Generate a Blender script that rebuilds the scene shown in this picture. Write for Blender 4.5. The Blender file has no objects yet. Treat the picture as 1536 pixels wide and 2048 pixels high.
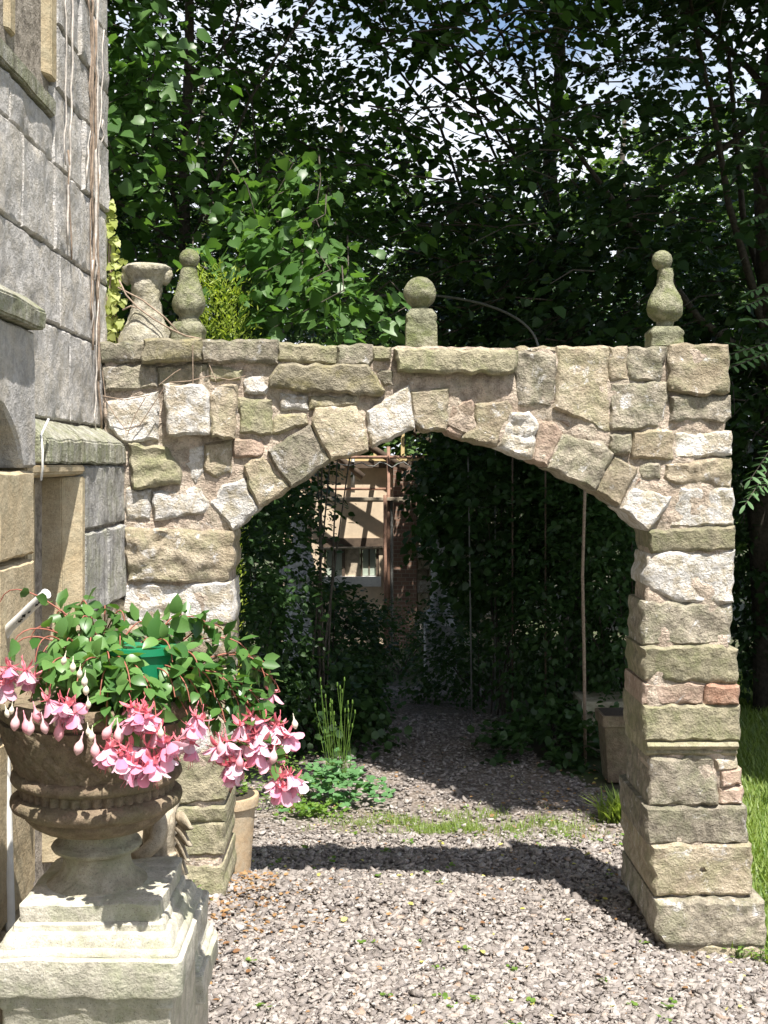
import bpy, bmesh, math, random
import numpy as np
from mathutils import Vector, Matrix, noise
from mathutils.geometry import delaunay_2d_cdt

S = bpy.context.scene
COL = S.collection

# ------------------------------------------------------------------ camera, sky, sun, exposure
F, VX, VY, CAMZ = 2370.0, 740.0, 930.0, 1.9          # focal length and eye point in photo pixels, eye height in metres
cam_d = bpy.data.cameras.new('camera'); cam = bpy.data.objects.new('camera', cam_d); COL.objects.link(cam)
cam.location = (0, 0, CAMZ); cam.rotation_euler = (math.radians(90), 0, 0)
cam_d.sensor_width = 36; cam_d.lens = F / 2048 * 36
cam_d.shift_x = (768 - VX) / 2048; cam_d.shift_y = -(1024 - VY) / 2048
cam_d.clip_end = 2000; cam_d.clip_start = 0.05
S.camera = cam

SUN = Vector((-0.16, 0.45, -1.0)).normalized()
w = bpy.data.worlds.new('World'); S.world = w; w.use_nodes = True
wn = w.node_tree; bg = wn.nodes['Background']
sky = wn.nodes.new('ShaderNodeTexSky'); sky.sky_type = 'NISHITA'; sky.sun_disc = False
sky.sun_elevation = math.asin(-SUN.z); sky.sun_rotation = math.atan2(-SUN.x, -SUN.y)
sky.air_density = 1.0; sky.dust_density = 1.5; sky.ozone_density = 1.0
bg.inputs[1].default_value = 0.10
# broken white cloud, thickening towards the horizon all the way round
tcw = wn.nodes.new('ShaderNodeTexCoord'); sx = wn.nodes.new('ShaderNodeSeparateXYZ'); wn.links.new(tcw.outputs['Generated'], sx.inputs[0])
cn = wn.nodes.new('ShaderNodeTexNoise'); cn.inputs['Scale'].default_value = 3.2; cn.inputs['Detail'].default_value = 7; cn.inputs['Roughness'].default_value = 0.6
mpw = wn.nodes.new('ShaderNodeMapping'); mpw.inputs['Scale'].default_value = (1, 1, 2.2); wn.links.new(tcw.outputs['Generated'], mpw.inputs[0]); wn.links.new(mpw.outputs[0], cn.inputs['Vector'])
mr = wn.nodes.new('ShaderNodeMapRange'); mr.inputs['From Min'].default_value = 0.12; mr.inputs['From Max'].default_value = 0.62; mr.inputs['To Min'].default_value = 0.30; mr.inputs['To Max'].default_value = -0.12
wn.links.new(sx.outputs['Z'], mr.inputs['Value'])
ad = wn.nodes.new('ShaderNodeMath'); ad.operation = 'ADD'; wn.links.new(cn.outputs[0], ad.inputs[0]); wn.links.new(mr.outputs[0], ad.inputs[1])
cr_ = wn.nodes.new('ShaderNodeValToRGB'); cr_.color_ramp.elements[0].position = 0.48; cr_.color_ramp.elements[1].position = 0.68; wn.links.new(ad.outputs[0], cr_.inputs[0])
mxw = wn.nodes.new('ShaderNodeMix'); mxw.data_type = 'RGBA'; wn.links.new(cr_.outputs[0], mxw.inputs[0]); wn.links.new(sky.outputs[0], mxw.inputs[6]); mxw.inputs[7].default_value = (6.0, 6.3, 6.8, 1)
wn.links.new(mxw.outputs[2], bg.inputs[0])
sd = bpy.data.lights.new('sun', 'SUN'); sd.energy = 5.0; sd.angle = math.radians(0.5); sd.color = (1.0, 0.955, 0.88)
so = bpy.data.objects.new('sun', sd); COL.objects.link(so); so.location = (3, -8, 20)
so.rotation_euler = SUN.to_track_quat('-Z', 'Y').to_euler()
S.view_settings.view_transform = 'Standard'; S.view_settings.look = 'None'
S.view_settings.exposure = 0.98; S.view_settings.gamma = 1.0
S.cycles.max_bounces = 4; S.cycles.diffuse_bounces = 2; S.cycles.transmission_bounces = 2; S.cycles.glossy_bounces = 2
S.cycles.sample_clamp_indirect = 4.0

# ------------------------------------------------------------------ helpers
def P(px, py, Y):
    return Vector(((px - VX) * Y / F, Y, CAMZ + (VY - py) * Y / F))

def tag(o, label=None, cat=None, group=None, kind=None):
    if label: o['label'] = label
    if cat: o['category'] = cat
    if group: o['group'] = group
    if kind: o['kind'] = kind
    return o

def empty(name, loc):
    o = bpy.data.objects.new(name, None); COL.objects.link(o); o.location = loc
    o.empty_display_size = 0.1
    return o

def put(name, me, parent=None, mat=None, local=False, matrix=None):
    """link a mesh; its vertices are in world space unless local/matrix is given"""
    o = bpy.data.objects.new(name, me); COL.objects.link(o)
    if mat is not None and not me.materials: me.materials.append(mat)
    if matrix is not None: o.matrix_basis = matrix
    if parent is not None:
        o.parent = parent
        if not local: o.matrix_parent_inverse = Matrix.Translation(-parent.location)
    return o

def mesh(name, v, f, smooth=None, mat=None):
    me = bpy.data.meshes.new(name); me.from_pydata([tuple(a) for a in v], [], f); me.validate(); me.update()
    if smooth is not None:
        me.polygons.foreach_set('use_smooth', [True] * len(me.polygons))
        if smooth < 3: me.set_sharp_from_angle(angle=smooth)
    if mat: me.materials.append(mat)
    return me

def mesh_np(name, v, f, mat=None, smooth=False):
    """v (n,3) array, f (m,k) array of same sized faces"""
    me = bpy.data.meshes.new(name); v = np.asarray(v, np.float32); f = np.asarray(f, np.int32)
    m, k = f.shape
    me.vertices.add(len(v)); me.vertices.foreach_set('co', v.ravel())
    me.loops.add(m * k); me.loops.foreach_set('vertex_index', f.ravel())
    me.polygons.add(m); me.polygons.foreach_set('loop_start', np.arange(0, m * k, k, dtype=np.int32))
    if smooth: me.polygons.foreach_set('use_smooth', np.ones(m, bool))
    me.update(calc_edges=True)
    if mat: me.materials.append(mat)
    return me

class MB:
    """collects several closed shapes into one mesh"""
    def __init__(s): s.v, s.f = [], []
    def add(s, v, f):
        n = len(s.v); s.v += [tuple(a) for a in v]; s.f += [tuple(i + n for i in q) for q in f]; return s
    def box(s, a, b, rot=None):
        x0, y0, z0 = a; x1, y1, z1 = b
        v = [Vector(q) for q in ((x0,y0,z0),(x1,y0,z0),(x1,y1,z0),(x0,y1,z0),(x0,y0,z1),(x1,y0,z1),(x1,y1,z1),(x0,y1,z1))]
        if rot is not None:
            c = (Vector(a) + Vector(b)) / 2; v = [c + rot @ (q - c) for q in v]
        return s.add(v, [(0,3,2,1),(4,5,6,7),(0,1,5,4),(1,2,6,5),(2,3,7,6),(3,0,4,7)])
    def tube(s, pts, r, n=6, cap=True):
        pts = [Vector(p) for p in pts]; m = len(pts)
        rr = r if isinstance(r, (list, tuple)) else [r] * m
        v, f = [], []; ref = None
        for i, p in enumerate(pts):
            t = (pts[min(i + 1, m - 1)] - pts[max(i - 1, 0)])
            if t.length < 1e-9: t = Vector((0, 0, 1))
            t.normalize()
            if ref is None: ref = t.orthogonal().normalized()
            u = (ref - t * ref.dot(t)); u = u.normalized() if u.length > 1e-6 else t.orthogonal().normalized()
            ref = u; w_ = t.cross(u)
            for k in range(n):
                a = 2 * math.pi * k / n
                v.append(p + (u * math.cos(a) + w_ * math.sin(a)) * rr[i])
        for i in range(m - 1):
            for k in range(n):
                a, b = i * n + k, i * n + (k + 1) % n
                f.append((a, b, b + n, a + n))
        if cap:
            f.append(tuple(range(n - 1, -1, -1))); f.append(tuple((m - 1) * n + k for k in range(n)))
        return s.add(v, f)
    def build(s, name, mat, parent=None, smooth=None):
        return put(name, mesh(name, s.v, s.f, smooth, mat), parent)

def lathe(profile, n=64, c=(0, 0, 0), fn=None):
    """profile [(r,z)] from top to bottom -> verts, faces"""
    v, f = [], []
    for r, z in profile:
        for k in range(n):
            a = 2 * math.pi * k / n
            rr = fn(r, z, a) if fn else r
            v.append((c[0] + rr * math.cos(a), c[1] + rr * math.sin(a), c[2] + z))
    m = len(profile)
    for i in range(m - 1):
        for k in range(n):
            a, b = i * n + k, i * n + (k + 1) % n
            f.append((a, a + n, b + n, b))
    f.append(tuple(range(n))); f.append(tuple((m - 1) * n + k for k in range(n - 1, -1, -1)))
    return v, f

def squares(profile, c, rnd=0.012, jit=0.0, seed=0, seg=8):
    """loft of rounded squares, profile [(half_width, z)] top to bottom"""
    rg = random.Random(seed)
    v, f = [], []
    for hw, z in profile:
        ring = []
        for ci, (sx, sy) in enumerate(((1, 1), (-1, 1), (-1, -1), (1, -1))):
            for k in range(3):
                a = math.pi / 2 * (ci + k / 2)
                ring.append((sx * (hw - rnd) + rnd * math.cos(a), sy * (hw - rnd) + rnd * math.sin(a)))
        full = []
        for i, p in enumerate(ring):
            full.append(p)
            if i % 3 == 2:
                q = ring[(i + 1) % 12]
                for k in range(1, seg): full.append((p[0] + (q[0] - p[0]) * k / seg, p[1] + (q[1] - p[1]) * k / seg))
        for x, y in full:
            X, Y, Z = c[0] + x, c[1] + y, c[2] + z
            d = noise.noise(Vector((X, Y, Z)) * 14 + Vector((seed, 0, 0))) * jit
            v.append((X + d, Y + d, Z + d * 0.6))
    n = len(full); m = len(profile)
    for i in range(m - 1):
        for k in range(n):
            a, b = i * n + k, i * n + (k + 1) % n
            f.append((a, a + n, b + n, b))
    f.append(tuple(range(n))); f.append(tuple((m - 1) * n + k for k in range(n - 1, -1, -1)))
    return v, f

# ------------------------------------------------------------------ materials
def newmat(name):
    m = bpy.data.materials.new(name); m.use_nodes = True
    nt = m.node_tree; b = nt.nodes['Principled BSDF']
    return m, nt, b

def nd(nt, t, **kw):
    n = nt.nodes.new(t)
    for k, v in kw.items():
        if isinstance(v, (int, float, str, bool)) and hasattr(n, k): setattr(n, k, v)
        else: n.inputs[k.replace('_', ' ')].default_value = v
    return n

def ramp(nt, src, stops):
    r = nt.nodes.new('ShaderNodeValToRGB'); e = r.color_ramp.elements
    while len(e) < len(stops): e.new(0.5)
    for el, (p, c) in zip(e, stops):
        el.position = p; el.color = (c, c, c, 1) if isinstance(c, (int, float)) else (*c, 1)
    nt.links.new(src, r.inputs[0]); return r.outputs[0]

def mixc(nt, fac, a, b, mode='MIX'):
    m = nt.nodes.new('ShaderNodeMix'); m.data_type = 'RGBA'; m.blend_type = mode
    for sock, val in ((m.inputs[0], fac), (m.inputs[6], a), (m.inputs[7], b)):
        if hasattr(val, 'is_linked'): nt.links.new(val, sock)
        elif isinstance(val, (int, float)): sock.default_value = val
        else: sock.default_value = (*val, 1)
    return m.outputs[2]

def math_(nt, op, a, b=None):
    m = nt.nodes.new('ShaderNodeMath'); m.operation = op
    for s, v in ((m.inputs[0], a), (m.inputs[1], b)):
        if v is None: continue
        if hasattr(v, 'is_linked'): nt.links.new(v, s)
        else: s.default_value = v
    return m.outputs[0]

def stone_mat(name, c1, c2, green=None, gamt=0.0, white=0.0, dark=0.3, bump=0.6, streak=False, var=0.35, rough=0.92, grain=1.0, whitec=(0.78, 0.76, 0.74)):
    m, nt, b = newmat(name); L = nt.links
    geo = nd(nt, 'ShaderNodeNewGeometry'); oi = nd(nt, 'ShaderNodeObjectInfo')
    off = nt.nodes.new('ShaderNodeVectorMath'); off.operation = 'SCALE'; off.inputs[0].default_value = (31.7, 17.3, 23.1)
    L.new(oi.outputs['Random'], off.inputs['Scale'])
    add = nt.nodes.new('ShaderNodeVectorMath'); add.operation = 'ADD'
    L.new(geo.outputs['Position'], add.inputs[0]); L.new(off.outputs[0], add.inputs[1])
    vec = add.outputs[0]
    def N(scale, detail=6, rough_=0.6, v=None, dist=0.0):
        n = nd(nt, 'ShaderNodeTexNoise', Scale=scale, Detail=detail, Roughness=rough_, Distortion=dist); L.new(v or vec, n.inputs['Vector']); return n.outputs[0]
    big = N(5.5, 5, 0.6); med = N(22, 6, 0.7); fine = N(120 * grain, 4, 0.7); spk = N(260 * grain, 2, 0.6)
    col = mixc(nt, ramp(nt, big, [(0.35, 0.0), (0.65, 1.0)]), c1, c2)
    col = mixc(nt, math_(nt, 'MULTIPLY', ramp(nt, med, [(0.40, 1.0), (0.56, 0.0)]), min(1, dark * 1.5)), col, tuple(x * 0.38 for x in c1))
    if streak:
        mp = nt.nodes.new('ShaderNodeMapping'); mp.inputs['Scale'].default_value = (26, 26, 1.6); L.new(vec, mp.inputs[0])
        st = N(1.0, 5, 0.65, mp.outputs[0])
        col = mixc(nt, math_(nt, 'MULTIPLY', ramp(nt, st, [(0.42, 0.0), (0.68, 1.0)]), 0.5), col, whitec)
        col = mixc(nt, math_(nt, 'MULTIPLY', ramp(nt, st, [(0.3, 1.0), (0.46, 0.0)]), 0.6), col, tuple(x * 0.3 for x in c1))
    if green:
        g = N(9, 7, 0.7, dist=0.4)
        col = mixc(nt, math_(nt, 'MULTIPLY', ramp(nt, g, [(0.45, 0.0), (0.62, 1.0)]), gamt), col, green)
    if white:
        wv = N(13, 8, 0.75, dist=0.6)
        col = mixc(nt, ramp(nt, wv, [(0.66 - white * 0.25, 0.0), (0.72 - white * 0.2, 0.85)]), col, whitec)
    col = mixc(nt, math_(nt, 'MULTIPLY', ramp(nt, spk, [(0.3, 1.0), (0.42, 0.0)]), 0.55), col, (0.05, 0.05, 0.04))
    col = mixc(nt, math_(nt, 'MULTIPLY', ramp(nt, fine, [(0.35, 1.0), (0.55, 0.0)]), 0.35), col, tuple(x * 0.5 for x in c2))
    val = nd(nt, 'ShaderNodeHueSaturation'); L.new(col, val.inputs['Color'])
    L.new(math_(nt, 'ADD', math_(nt, 'MULTIPLY', oi.outputs['Random'], var), 1.0 - var * 0.5), val.inputs['Value'])
    L.new(val.outputs[0], b.inputs['Base Color'])
    b.inputs['Roughness'].default_value = rough; b.inputs['Specular IOR Level'].default_value = 0.2
    h = math_(nt, 'ADD', math_(nt, 'MULTIPLY', med, 1.0), math_(nt, 'MULTIPLY', fine, 0.35))
    h = math_(nt, 'ADD', h, math_(nt, 'MULTIPLY', big, 0.8))
    bp = nd(nt, 'ShaderNodeBump', Strength=bump, Distance=0.034); L.new(h, bp.inputs['Height']); L.new(bp.outputs[0], b.inputs['Normal'])
    return m

def plain_mat(name, c, rough=0.6, var=0.25, scale=18, bump=0.15, metal=0.0, c2=None):
    m, nt, b = newmat(name); L = nt.links
    tc = nd(nt, 'ShaderNodeNewGeometry')
    n = nd(nt, 'ShaderNodeTexNoise', Scale=float(scale), Detail=5.0, Roughness=0.65); L.new(tc.outputs['Position'], n.inputs['Vector'])
    c2 = c2 or tuple(x * (1 - var) for x in c)
    L.new(mixc(nt, ramp(nt, n.outputs[0], [(0.38, 0.0), (0.62, 1.0)]), c2, c), b.inputs['Base Color'])
    b.inputs['Roughness'].default_value = rough; b.inputs['Metallic'].default_value = metal
    if bump:
        bp = nd(nt, 'ShaderNodeBump', Strength=bump, Distance=0.01); L.new(n.outputs[0], bp.inputs['Height']); L.new(bp.outputs[0], b.inputs['Normal'])
    return m

def leaf_mat(name, c1, c2, trans=0.35, rough=0.45, objrand=False, tcol=None):
    m, nt, b = newmat(name); L = nt.links
    rnd = nd(nt, 'ShaderNodeObjectInfo').outputs['Random'] if objrand else nd(nt, 'ShaderNodeNewGeometry').outputs['Random Per Island']
    col = mixc(nt, rnd, c1, c2)
    L.new(col, b.inputs['Base Color']); b.inputs['Roughness'].default_value = rough
    b.inputs['Specular IOR Level'].default_value = 0.35
    tr = nd(nt, 'ShaderNodeBsdfTranslucent')
    tc = tcol or tuple(min(1, x * k) for x, k in zip(c2, (2.0, 2.2, 0.9)))
    tr.inputs[0].default_value = (*tc, 1)
    mx = nd(nt, 'ShaderNodeMixShader'); mx.inputs[0].default_value = trans
    L.new(b.outputs[0], mx.inputs[1]); L.new(tr.outputs[0], mx.inputs[2])
    L.new(mx.outputs[0], nt.nodes['Material Output'].inputs[0])
    return m

M = {}
M['tan'] = stone_mat('sandstone_tan', (0.44, 0.36, 0.25), (0.57, 0.49, 0.37), green=(0.27, 0.28, 0.15), gamt=0.5, white=0.4, bump=0.8)
M['grey'] = stone_mat('sandstone_grey', (0.36, 0.32, 0.25), (0.50, 0.44, 0.35), green=(0.25, 0.27, 0.15), gamt=0.45, white=0.32, bump=0.9, dark=0.45)
M['green'] = stone_mat('sandstone_lichened', (0.36, 0.33, 0.23), (0.45, 0.40, 0.28), green=(0.23, 0.24, 0.12), gamt=0.7, white=0.0, bump=0.7, dark=0.4)
M['pale'] = stone_mat('sandstone_bleached', (0.50, 0.43, 0.33), (0.64, 0.57, 0.46), green=(0.34, 0.34, 0.22), gamt=0.3, white=0.9, bump=0.8, dark=0.2)
M['yellow'] = stone_mat('sandstone_yellow_lichen', (0.38, 0.34, 0.24), (0.45, 0.40, 0.30), green=(0.36, 0.32, 0.14), gamt=0.6, white=0.0, bump=0.8, dark=0.35)
M['pink'] = stone_mat('sandstone_pink', (0.50, 0.36, 0.28), (0.58, 0.45, 0.36), green=(0.35, 0.33, 0.22), gamt=0.3, white=0.2, bump=0.7)
M['brick'] = stone_mat('old_brick', (0.46, 0.25, 0.17), (0.50, 0.36, 0.27), white=0.15, bump=0.9)
M['mortar'] = stone_mat('mortar_pink', (0.54, 0.43, 0.34), (0.66, 0.55, 0.45), green=(0.44, 0.40, 0.31), gamt=0.6, white=0.2, dark=0.45, bump=1.0, grain=0.6)
M['house'] = stone_mat('house_ashlar_grey', (0.52, 0.50, 0.48), (0.66, 0.63, 0.60), green=(0.56, 0.50, 0.41), gamt=0.6, white=0.1, dark=0.3, bump=0.6, var=0.2)
M['house_streak'] = stone_mat('house_ashlar_weathered', (0.42, 0.41, 0.40), (0.52, 0.50, 0.46), green=(0.36, 0.37, 0.24), gamt=0.5, dark=0.35, bump=0.8, streak=True, var=0.12)
M['cap'] = stone_mat('house_cap_lichened', (0.36, 0.35, 0.26), (0.45, 0.43, 0.33), green=(0.30, 0.33, 0.18), gamt=0.6, dark=0.35, bump=0.8, streak=True, var=0.1)
M['house_tan'] = stone_mat('house_dressed_tan', (0.46, 0.36, 0.22), (0.55, 0.45, 0.30), green=(0.38, 0.38, 0.28), gamt=0.3, dark=0.15, bump=0.3, var=0.1)
M['joint'] = stone_mat('house_joint_mortar', (0.38, 0.33, 0.27), (0.50, 0.44, 0.37), dark=0.5, bump=0.8, var=0.1)
M['finial'] = stone_mat('finial_mossy', (0.33, 0.33, 0.22), (0.42, 0.40, 0.29), green=(0.19, 0.22, 0.08), gamt=0.8, dark=0.5, bump=0.9, var=0.15)
M['shaft'] = stone_mat('finial_speckled', (0.44, 0.41, 0.33), (0.52, 0.48, 0.39), green=(0.40, 0.36, 0.16), gamt=0.35, white=0.0, dark=0.45, bump=0.7, var=0.05)
M['urn'] = stone_mat('urn_terracotta_stone', (0.22, 0.16, 0.11), (0.31, 0.24, 0.17), green=(0.20, 0.20, 0.11), gamt=0.4, dark=0.3, bump=0.5, var=0.1)
M['urn_foot'] = stone_mat('urn_foot_stone', (0.40, 0.36, 0.26), (0.50, 0.45, 0.35), green=(0.30, 0.31, 0.19), gamt=0.5, dark=0.3, bump=0.4, var=0.1)
M['pedestal'] = stone_mat('pedestal_cast_stone', (0.50, 0.47, 0.38), (0.66, 0.62, 0.53), green=(0.36, 0.38, 0.25), gamt=0.65, dark=0.25, bump=0.35, white=0.2, var=0.1)
M['statue'] = stone_mat('statue_cast_stone', (0.44, 0.37, 0.27), (0.56, 0.49, 0.38), dark=0.25, bump=0.3, var=0.05)
M['statue_grey'] = stone_mat('statue_weathered', (0.45, 0.46, 0.46), (0.60, 0.60, 0.58), dark=0.3, bump=0.4, var=0.05)
M['terracotta'] = stone_mat('terracotta_pot', (0.50, 0.36, 0.22), (0.56, 0.43, 0.28), green=(0.50, 0.46, 0.36), gamt=0.5, dark=0.12, bump=0.2, var=0.1)
M['rubble'] = stone_mat('rubble_far', (0.45, 0.38, 0.28), (0.55, 0.48, 0.38), green=(0.34, 0.34, 0.2), gamt=0.5, white=0.2)
M['bark'] = plain_mat('bark', (0.10, 0.085, 0.065), 0.95, 0.5, 30, 0.8)
M['stem_red'] = plain_mat('fuchsia_stem', (0.36, 0.12, 0.08), 0.6, 0.3)
M['twig'] = plain_mat('dry_vine', (0.36, 0.27, 0.20), 0.9, 0.4, 60)
M['twig_pale'] = plain_mat('pale_dry_vine', (0.62, 0.56, 0.50), 0.9, 0.35, 60)
M['white_metal'] = plain_mat('peeling_white_paint', (0.78, 0.77, 0.74), 0.55, 0.1, 28, 0.1)
M['steel'] = plain_mat('dull_steel', (0.30, 0.30, 0.28), 0.55, 0.3, 20, 0.1, 0.3)
M['dark_steel'] = plain_mat('dark_pipe', (0.10, 0.10, 0.085), 0.5, 0.3, 20, 0.1)
M['wood'] = plain_mat('weathered_board', (0.55, 0.46, 0.34), 0.85, 0.35, 14, 0.3)
M['new_wood'] = plain_mat('new_yellow_timber', (0.75, 0.58, 0.28), 0.8, 0.2, 14, 0.1)
M['rust'] = plain_mat('rusty_scaffold', (0.33, 0.19, 0.13), 0.8, 0.4, 18, 0.2)
M['plaster'] = plain_mat('ochre_plaster', (0.80, 0.64, 0.46), 0.9, 0.25, 3, 0.2)
M['dark_wood'] = plain_mat('dark_beam', (0.14, 0.10, 0.07), 0.9, 0.4, 10, 0.2)
M['glass'] = plain_mat('greenish_window', (0.42, 0.48, 0.40), 0.15, 0.2, 2, 0.0)
M['dark_glass'] = plain_mat('dark_window', (0.03, 0.035, 0.035), 0.1, 0.3, 3, 0.0)
M['green_plastic'] = plain_mat('green_plastic', (0.012, 0.22, 0.10), 0.35, 0.1, 8, 0.0)
M['soil'] = plain_mat('soil', (0.06, 0.045, 0.03), 0.95, 0.4, 60, 0.5)

# ------------------------------------------------------------------ ground
def sstep(a, b, x):
    t = min(1, max(0, (x - a) / (b - a))); return t * t * (3 - 2 * t)

def gz(X, Y):
    x = max(-1.6, min(2.2, X))
    near = 0.017 - 0.111 * x
    far = -0.155 - 0.035 * sstep(6.0, 8.0, Y) - 0.08 * max(0, min(Y, 24) - 9)
    k = sstep(5.05, 6.15, Y)
    return near * (1 - k) + far * k

def path_right(Y):
    """x of the gravel's right edge"""
    if Y < 4.78: return 9.0
    if Y < 5.0: return 9.0 + (1.6 - 9.0) * sstep(4.78, 4.92, Y)
    return 1.6 + (1.15 - 1.6) * sstep(6.5, 9.0, Y)
def path_left(Y):
    return -1.6 + 1.45 * sstep(6.4, 8.6, Y)

def grid_sheet(name, xs, ys, dz, mat, label, keep=None):
    v, f, idx = [], [], {}
    for j, y in enumerate(ys):
        for i, x in enumerate(xs):
            v.append((x, y, gz(x, y) + dz))
    n = len(xs)
    for j in range(len(ys) - 1):
        for i in range(n - 1):
            if keep and not keep((xs[i] + xs[i + 1]) / 2, (ys[j] + ys[j + 1]) / 2): continue
            a = j * n + i; f.append((a, a + 1, a + n + 1, a + n))
    o = put(name, mesh(name, v, f, 5, mat))
    return tag(o, label, kind='structure')

def ground_mats():
    m, nt, b = newmat('lawn_earth'); L = nt.links
    g = nd(nt, 'ShaderNodeNewGeometry')
    n1 = nd(nt, 'ShaderNodeTexNoise', Scale=3.0, Detail=6.0); L.new(g.outputs['Position'], n1.inputs['Vector'])
    n2 = nd(nt, 'ShaderNodeTexNoise', Scale=60.0, Detail=4.0); L.new(g.outputs['Position'], n2.inputs['Vector'])
    c = mixc(nt, ramp(nt, n1.outputs[0], [(0.4, 0.0), (0.62, 1.0)]), (0.07, 0.10, 0.03), (0.09, 0.07, 0.05))
    c = mixc(nt, math_(nt, 'MULTIPLY', n2.outputs[0], 0.6), c, (0.04, 0.05, 0.02))
    L.new(c, b.inputs['Base Color']); b.inputs['Roughness'].default_value = 0.95
    M['earth'] = m
    m, nt, b = newmat('gravel_bed'); L = nt.links
    g = nd(nt, 'ShaderNodeNewGeometry')
    vo = nd(nt, 'ShaderNodeTexVoronoi', Scale=42.0); L.new(g.outputs['Position'], vo.inputs['Vector'])
    n1 = nd(nt, 'ShaderNodeTexNoise', Scale=5.0, Detail=6.0); L.new(g.outputs['Position'], n1.inputs['Vector'])
    sep = nd(nt, 'ShaderNodeSeparateColor'); L.new(vo.outputs['Color'], sep.inputs[0])
    c = mixc(nt, sep.outputs[0], (0.17, 0.14, 0.12), (0.44, 0.39, 0.36))
    c = mixc(nt, ramp(nt, vo.outputs['Distance'], [(0.3, 0.0), (0.6, 0.75)]), c, (0.10, 0.08, 0.065))
    c = mixc(nt, math_(nt, 'MULTIPLY', ramp(nt, n1.outputs[0], [(0.45, 0.0), (0.7, 1.0)]), 0.4), c, (0.20, 0.15, 0.10))
    L.new(c, b.inputs['Base Color']); b.inputs['Roughness'].default_value = 0.95
    bp = nd(nt, 'ShaderNodeBump', Strength=0.8, Distance=0.012); bp.invert = True; L.new(vo.outputs['Distance'], bp.inputs['Height']); L.new(bp.outputs[0], b.inputs['Normal'])
    M['gravel_bed'] = m
    m, nt, b = newmat('gravel_chips'); L = nt.links
    g = nd(nt, 'ShaderNodeNewGeometry')
    c = ramp(nt, g.outputs['Random Per Island'], [(0.0, (0.17, 0.15, 0.14)), (0.3, (0.27, 0.245, 0.23)), (0.6, (0.36, 0.325, 0.30)), (0.82, (0.44, 0.40, 0.37)), (0.95, (0.55, 0.52, 0.49)), (1.0, (0.38, 0.27, 0.20))])
    n1 = nd(nt, 'ShaderNodeTexNoise', Scale=90.0, Detail=4.0); L.new(g.outputs['Position'], n1.inputs['Vector'])
    c = mixc(nt, math_(nt, 'MULTIPLY', n1.outputs[0], 0.5), c, (0.22, 0.18, 0.15))
    L.new(c, b.inputs['Base Color']); b.inputs['Roughness'].default_value = 0.85; b.inputs['Specular IOR Level'].default_value = 0.3
    bp = nd(nt, 'ShaderNodeBump', Strength=0.9, Distance=0.01); L.new(n1.outputs[0], bp.inputs['Height']); L.new(bp.outputs[0], b.inputs['Normal'])
    M['chips'] = m
ground_mats()

def lin(a, b, st): return list(np.arange(a, b, st))
gx = [-400, -120, -40, -15, -8] + lin(-5, 6.01, 0.2) + [9, 16, 40, 120, 400]
gy = [-400, -120, -40, -12, -4, 0, 2] + lin(3, 12.01, 0.15) + [13, 14, 16, 18, 20, 22, 24, 25, 45, 120, 400]
grid_sheet('ground', gx, gy, -0.02, M['earth'], 'dark earth and lawn reaching away under the trees')
grid_sheet('gravel_path', lin(-2.4, 3.6, 0.1), lin(2.6, 13.0, 0.1), -0.008, M['gravel_bed'], 'grey gravel path running through the stone archway',
           keep=lambda x, y: path_left(y) - 0.3 < x < path_right(y) + 0.05)

# ------------------------------------------------------------------ stones
def resample(poly, st, jit, rg):
    out = []; n = len(poly)
    for i in range(n):
        a, b = Vector(poly[i]), Vector(poly[(i + 1) % n]); L = (b - a).length
        k = max(1, int(L / st)); nrm = Vector((b.y - a.y, a.x - b.x)) / max(L, 1e-6); ph = rg.uniform(0, 50)
        for j in range(k):
            t = j / k; p = a.lerp(b, t)
            w_ = min(1, 4 * t * (1 - t) + 0.25)
            p = p + nrm * (noise.noise(Vector((ph + L * t * 22, ph, 0))) * jit * 1.6 * w_)
            out.append(p)
    return out

def area2(p): return sum(p[i].x * p[(i + 1) % len(p)].y - p[(i + 1) % len(p)].x * p[i].y for i in range(len(p))) / 2

def inset(ring, d):
    n = len(ring); out = []
    for i in range(n):
        a, b, c = ring[i - 1], ring[i], ring[(i + 1) % n]
        t = (c - a); t = t.normalized() if t.length > 1e-9 else Vector((1, 0))
        out.append(b + Vector((-t.y, t.x)) * d)
    return out

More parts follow.
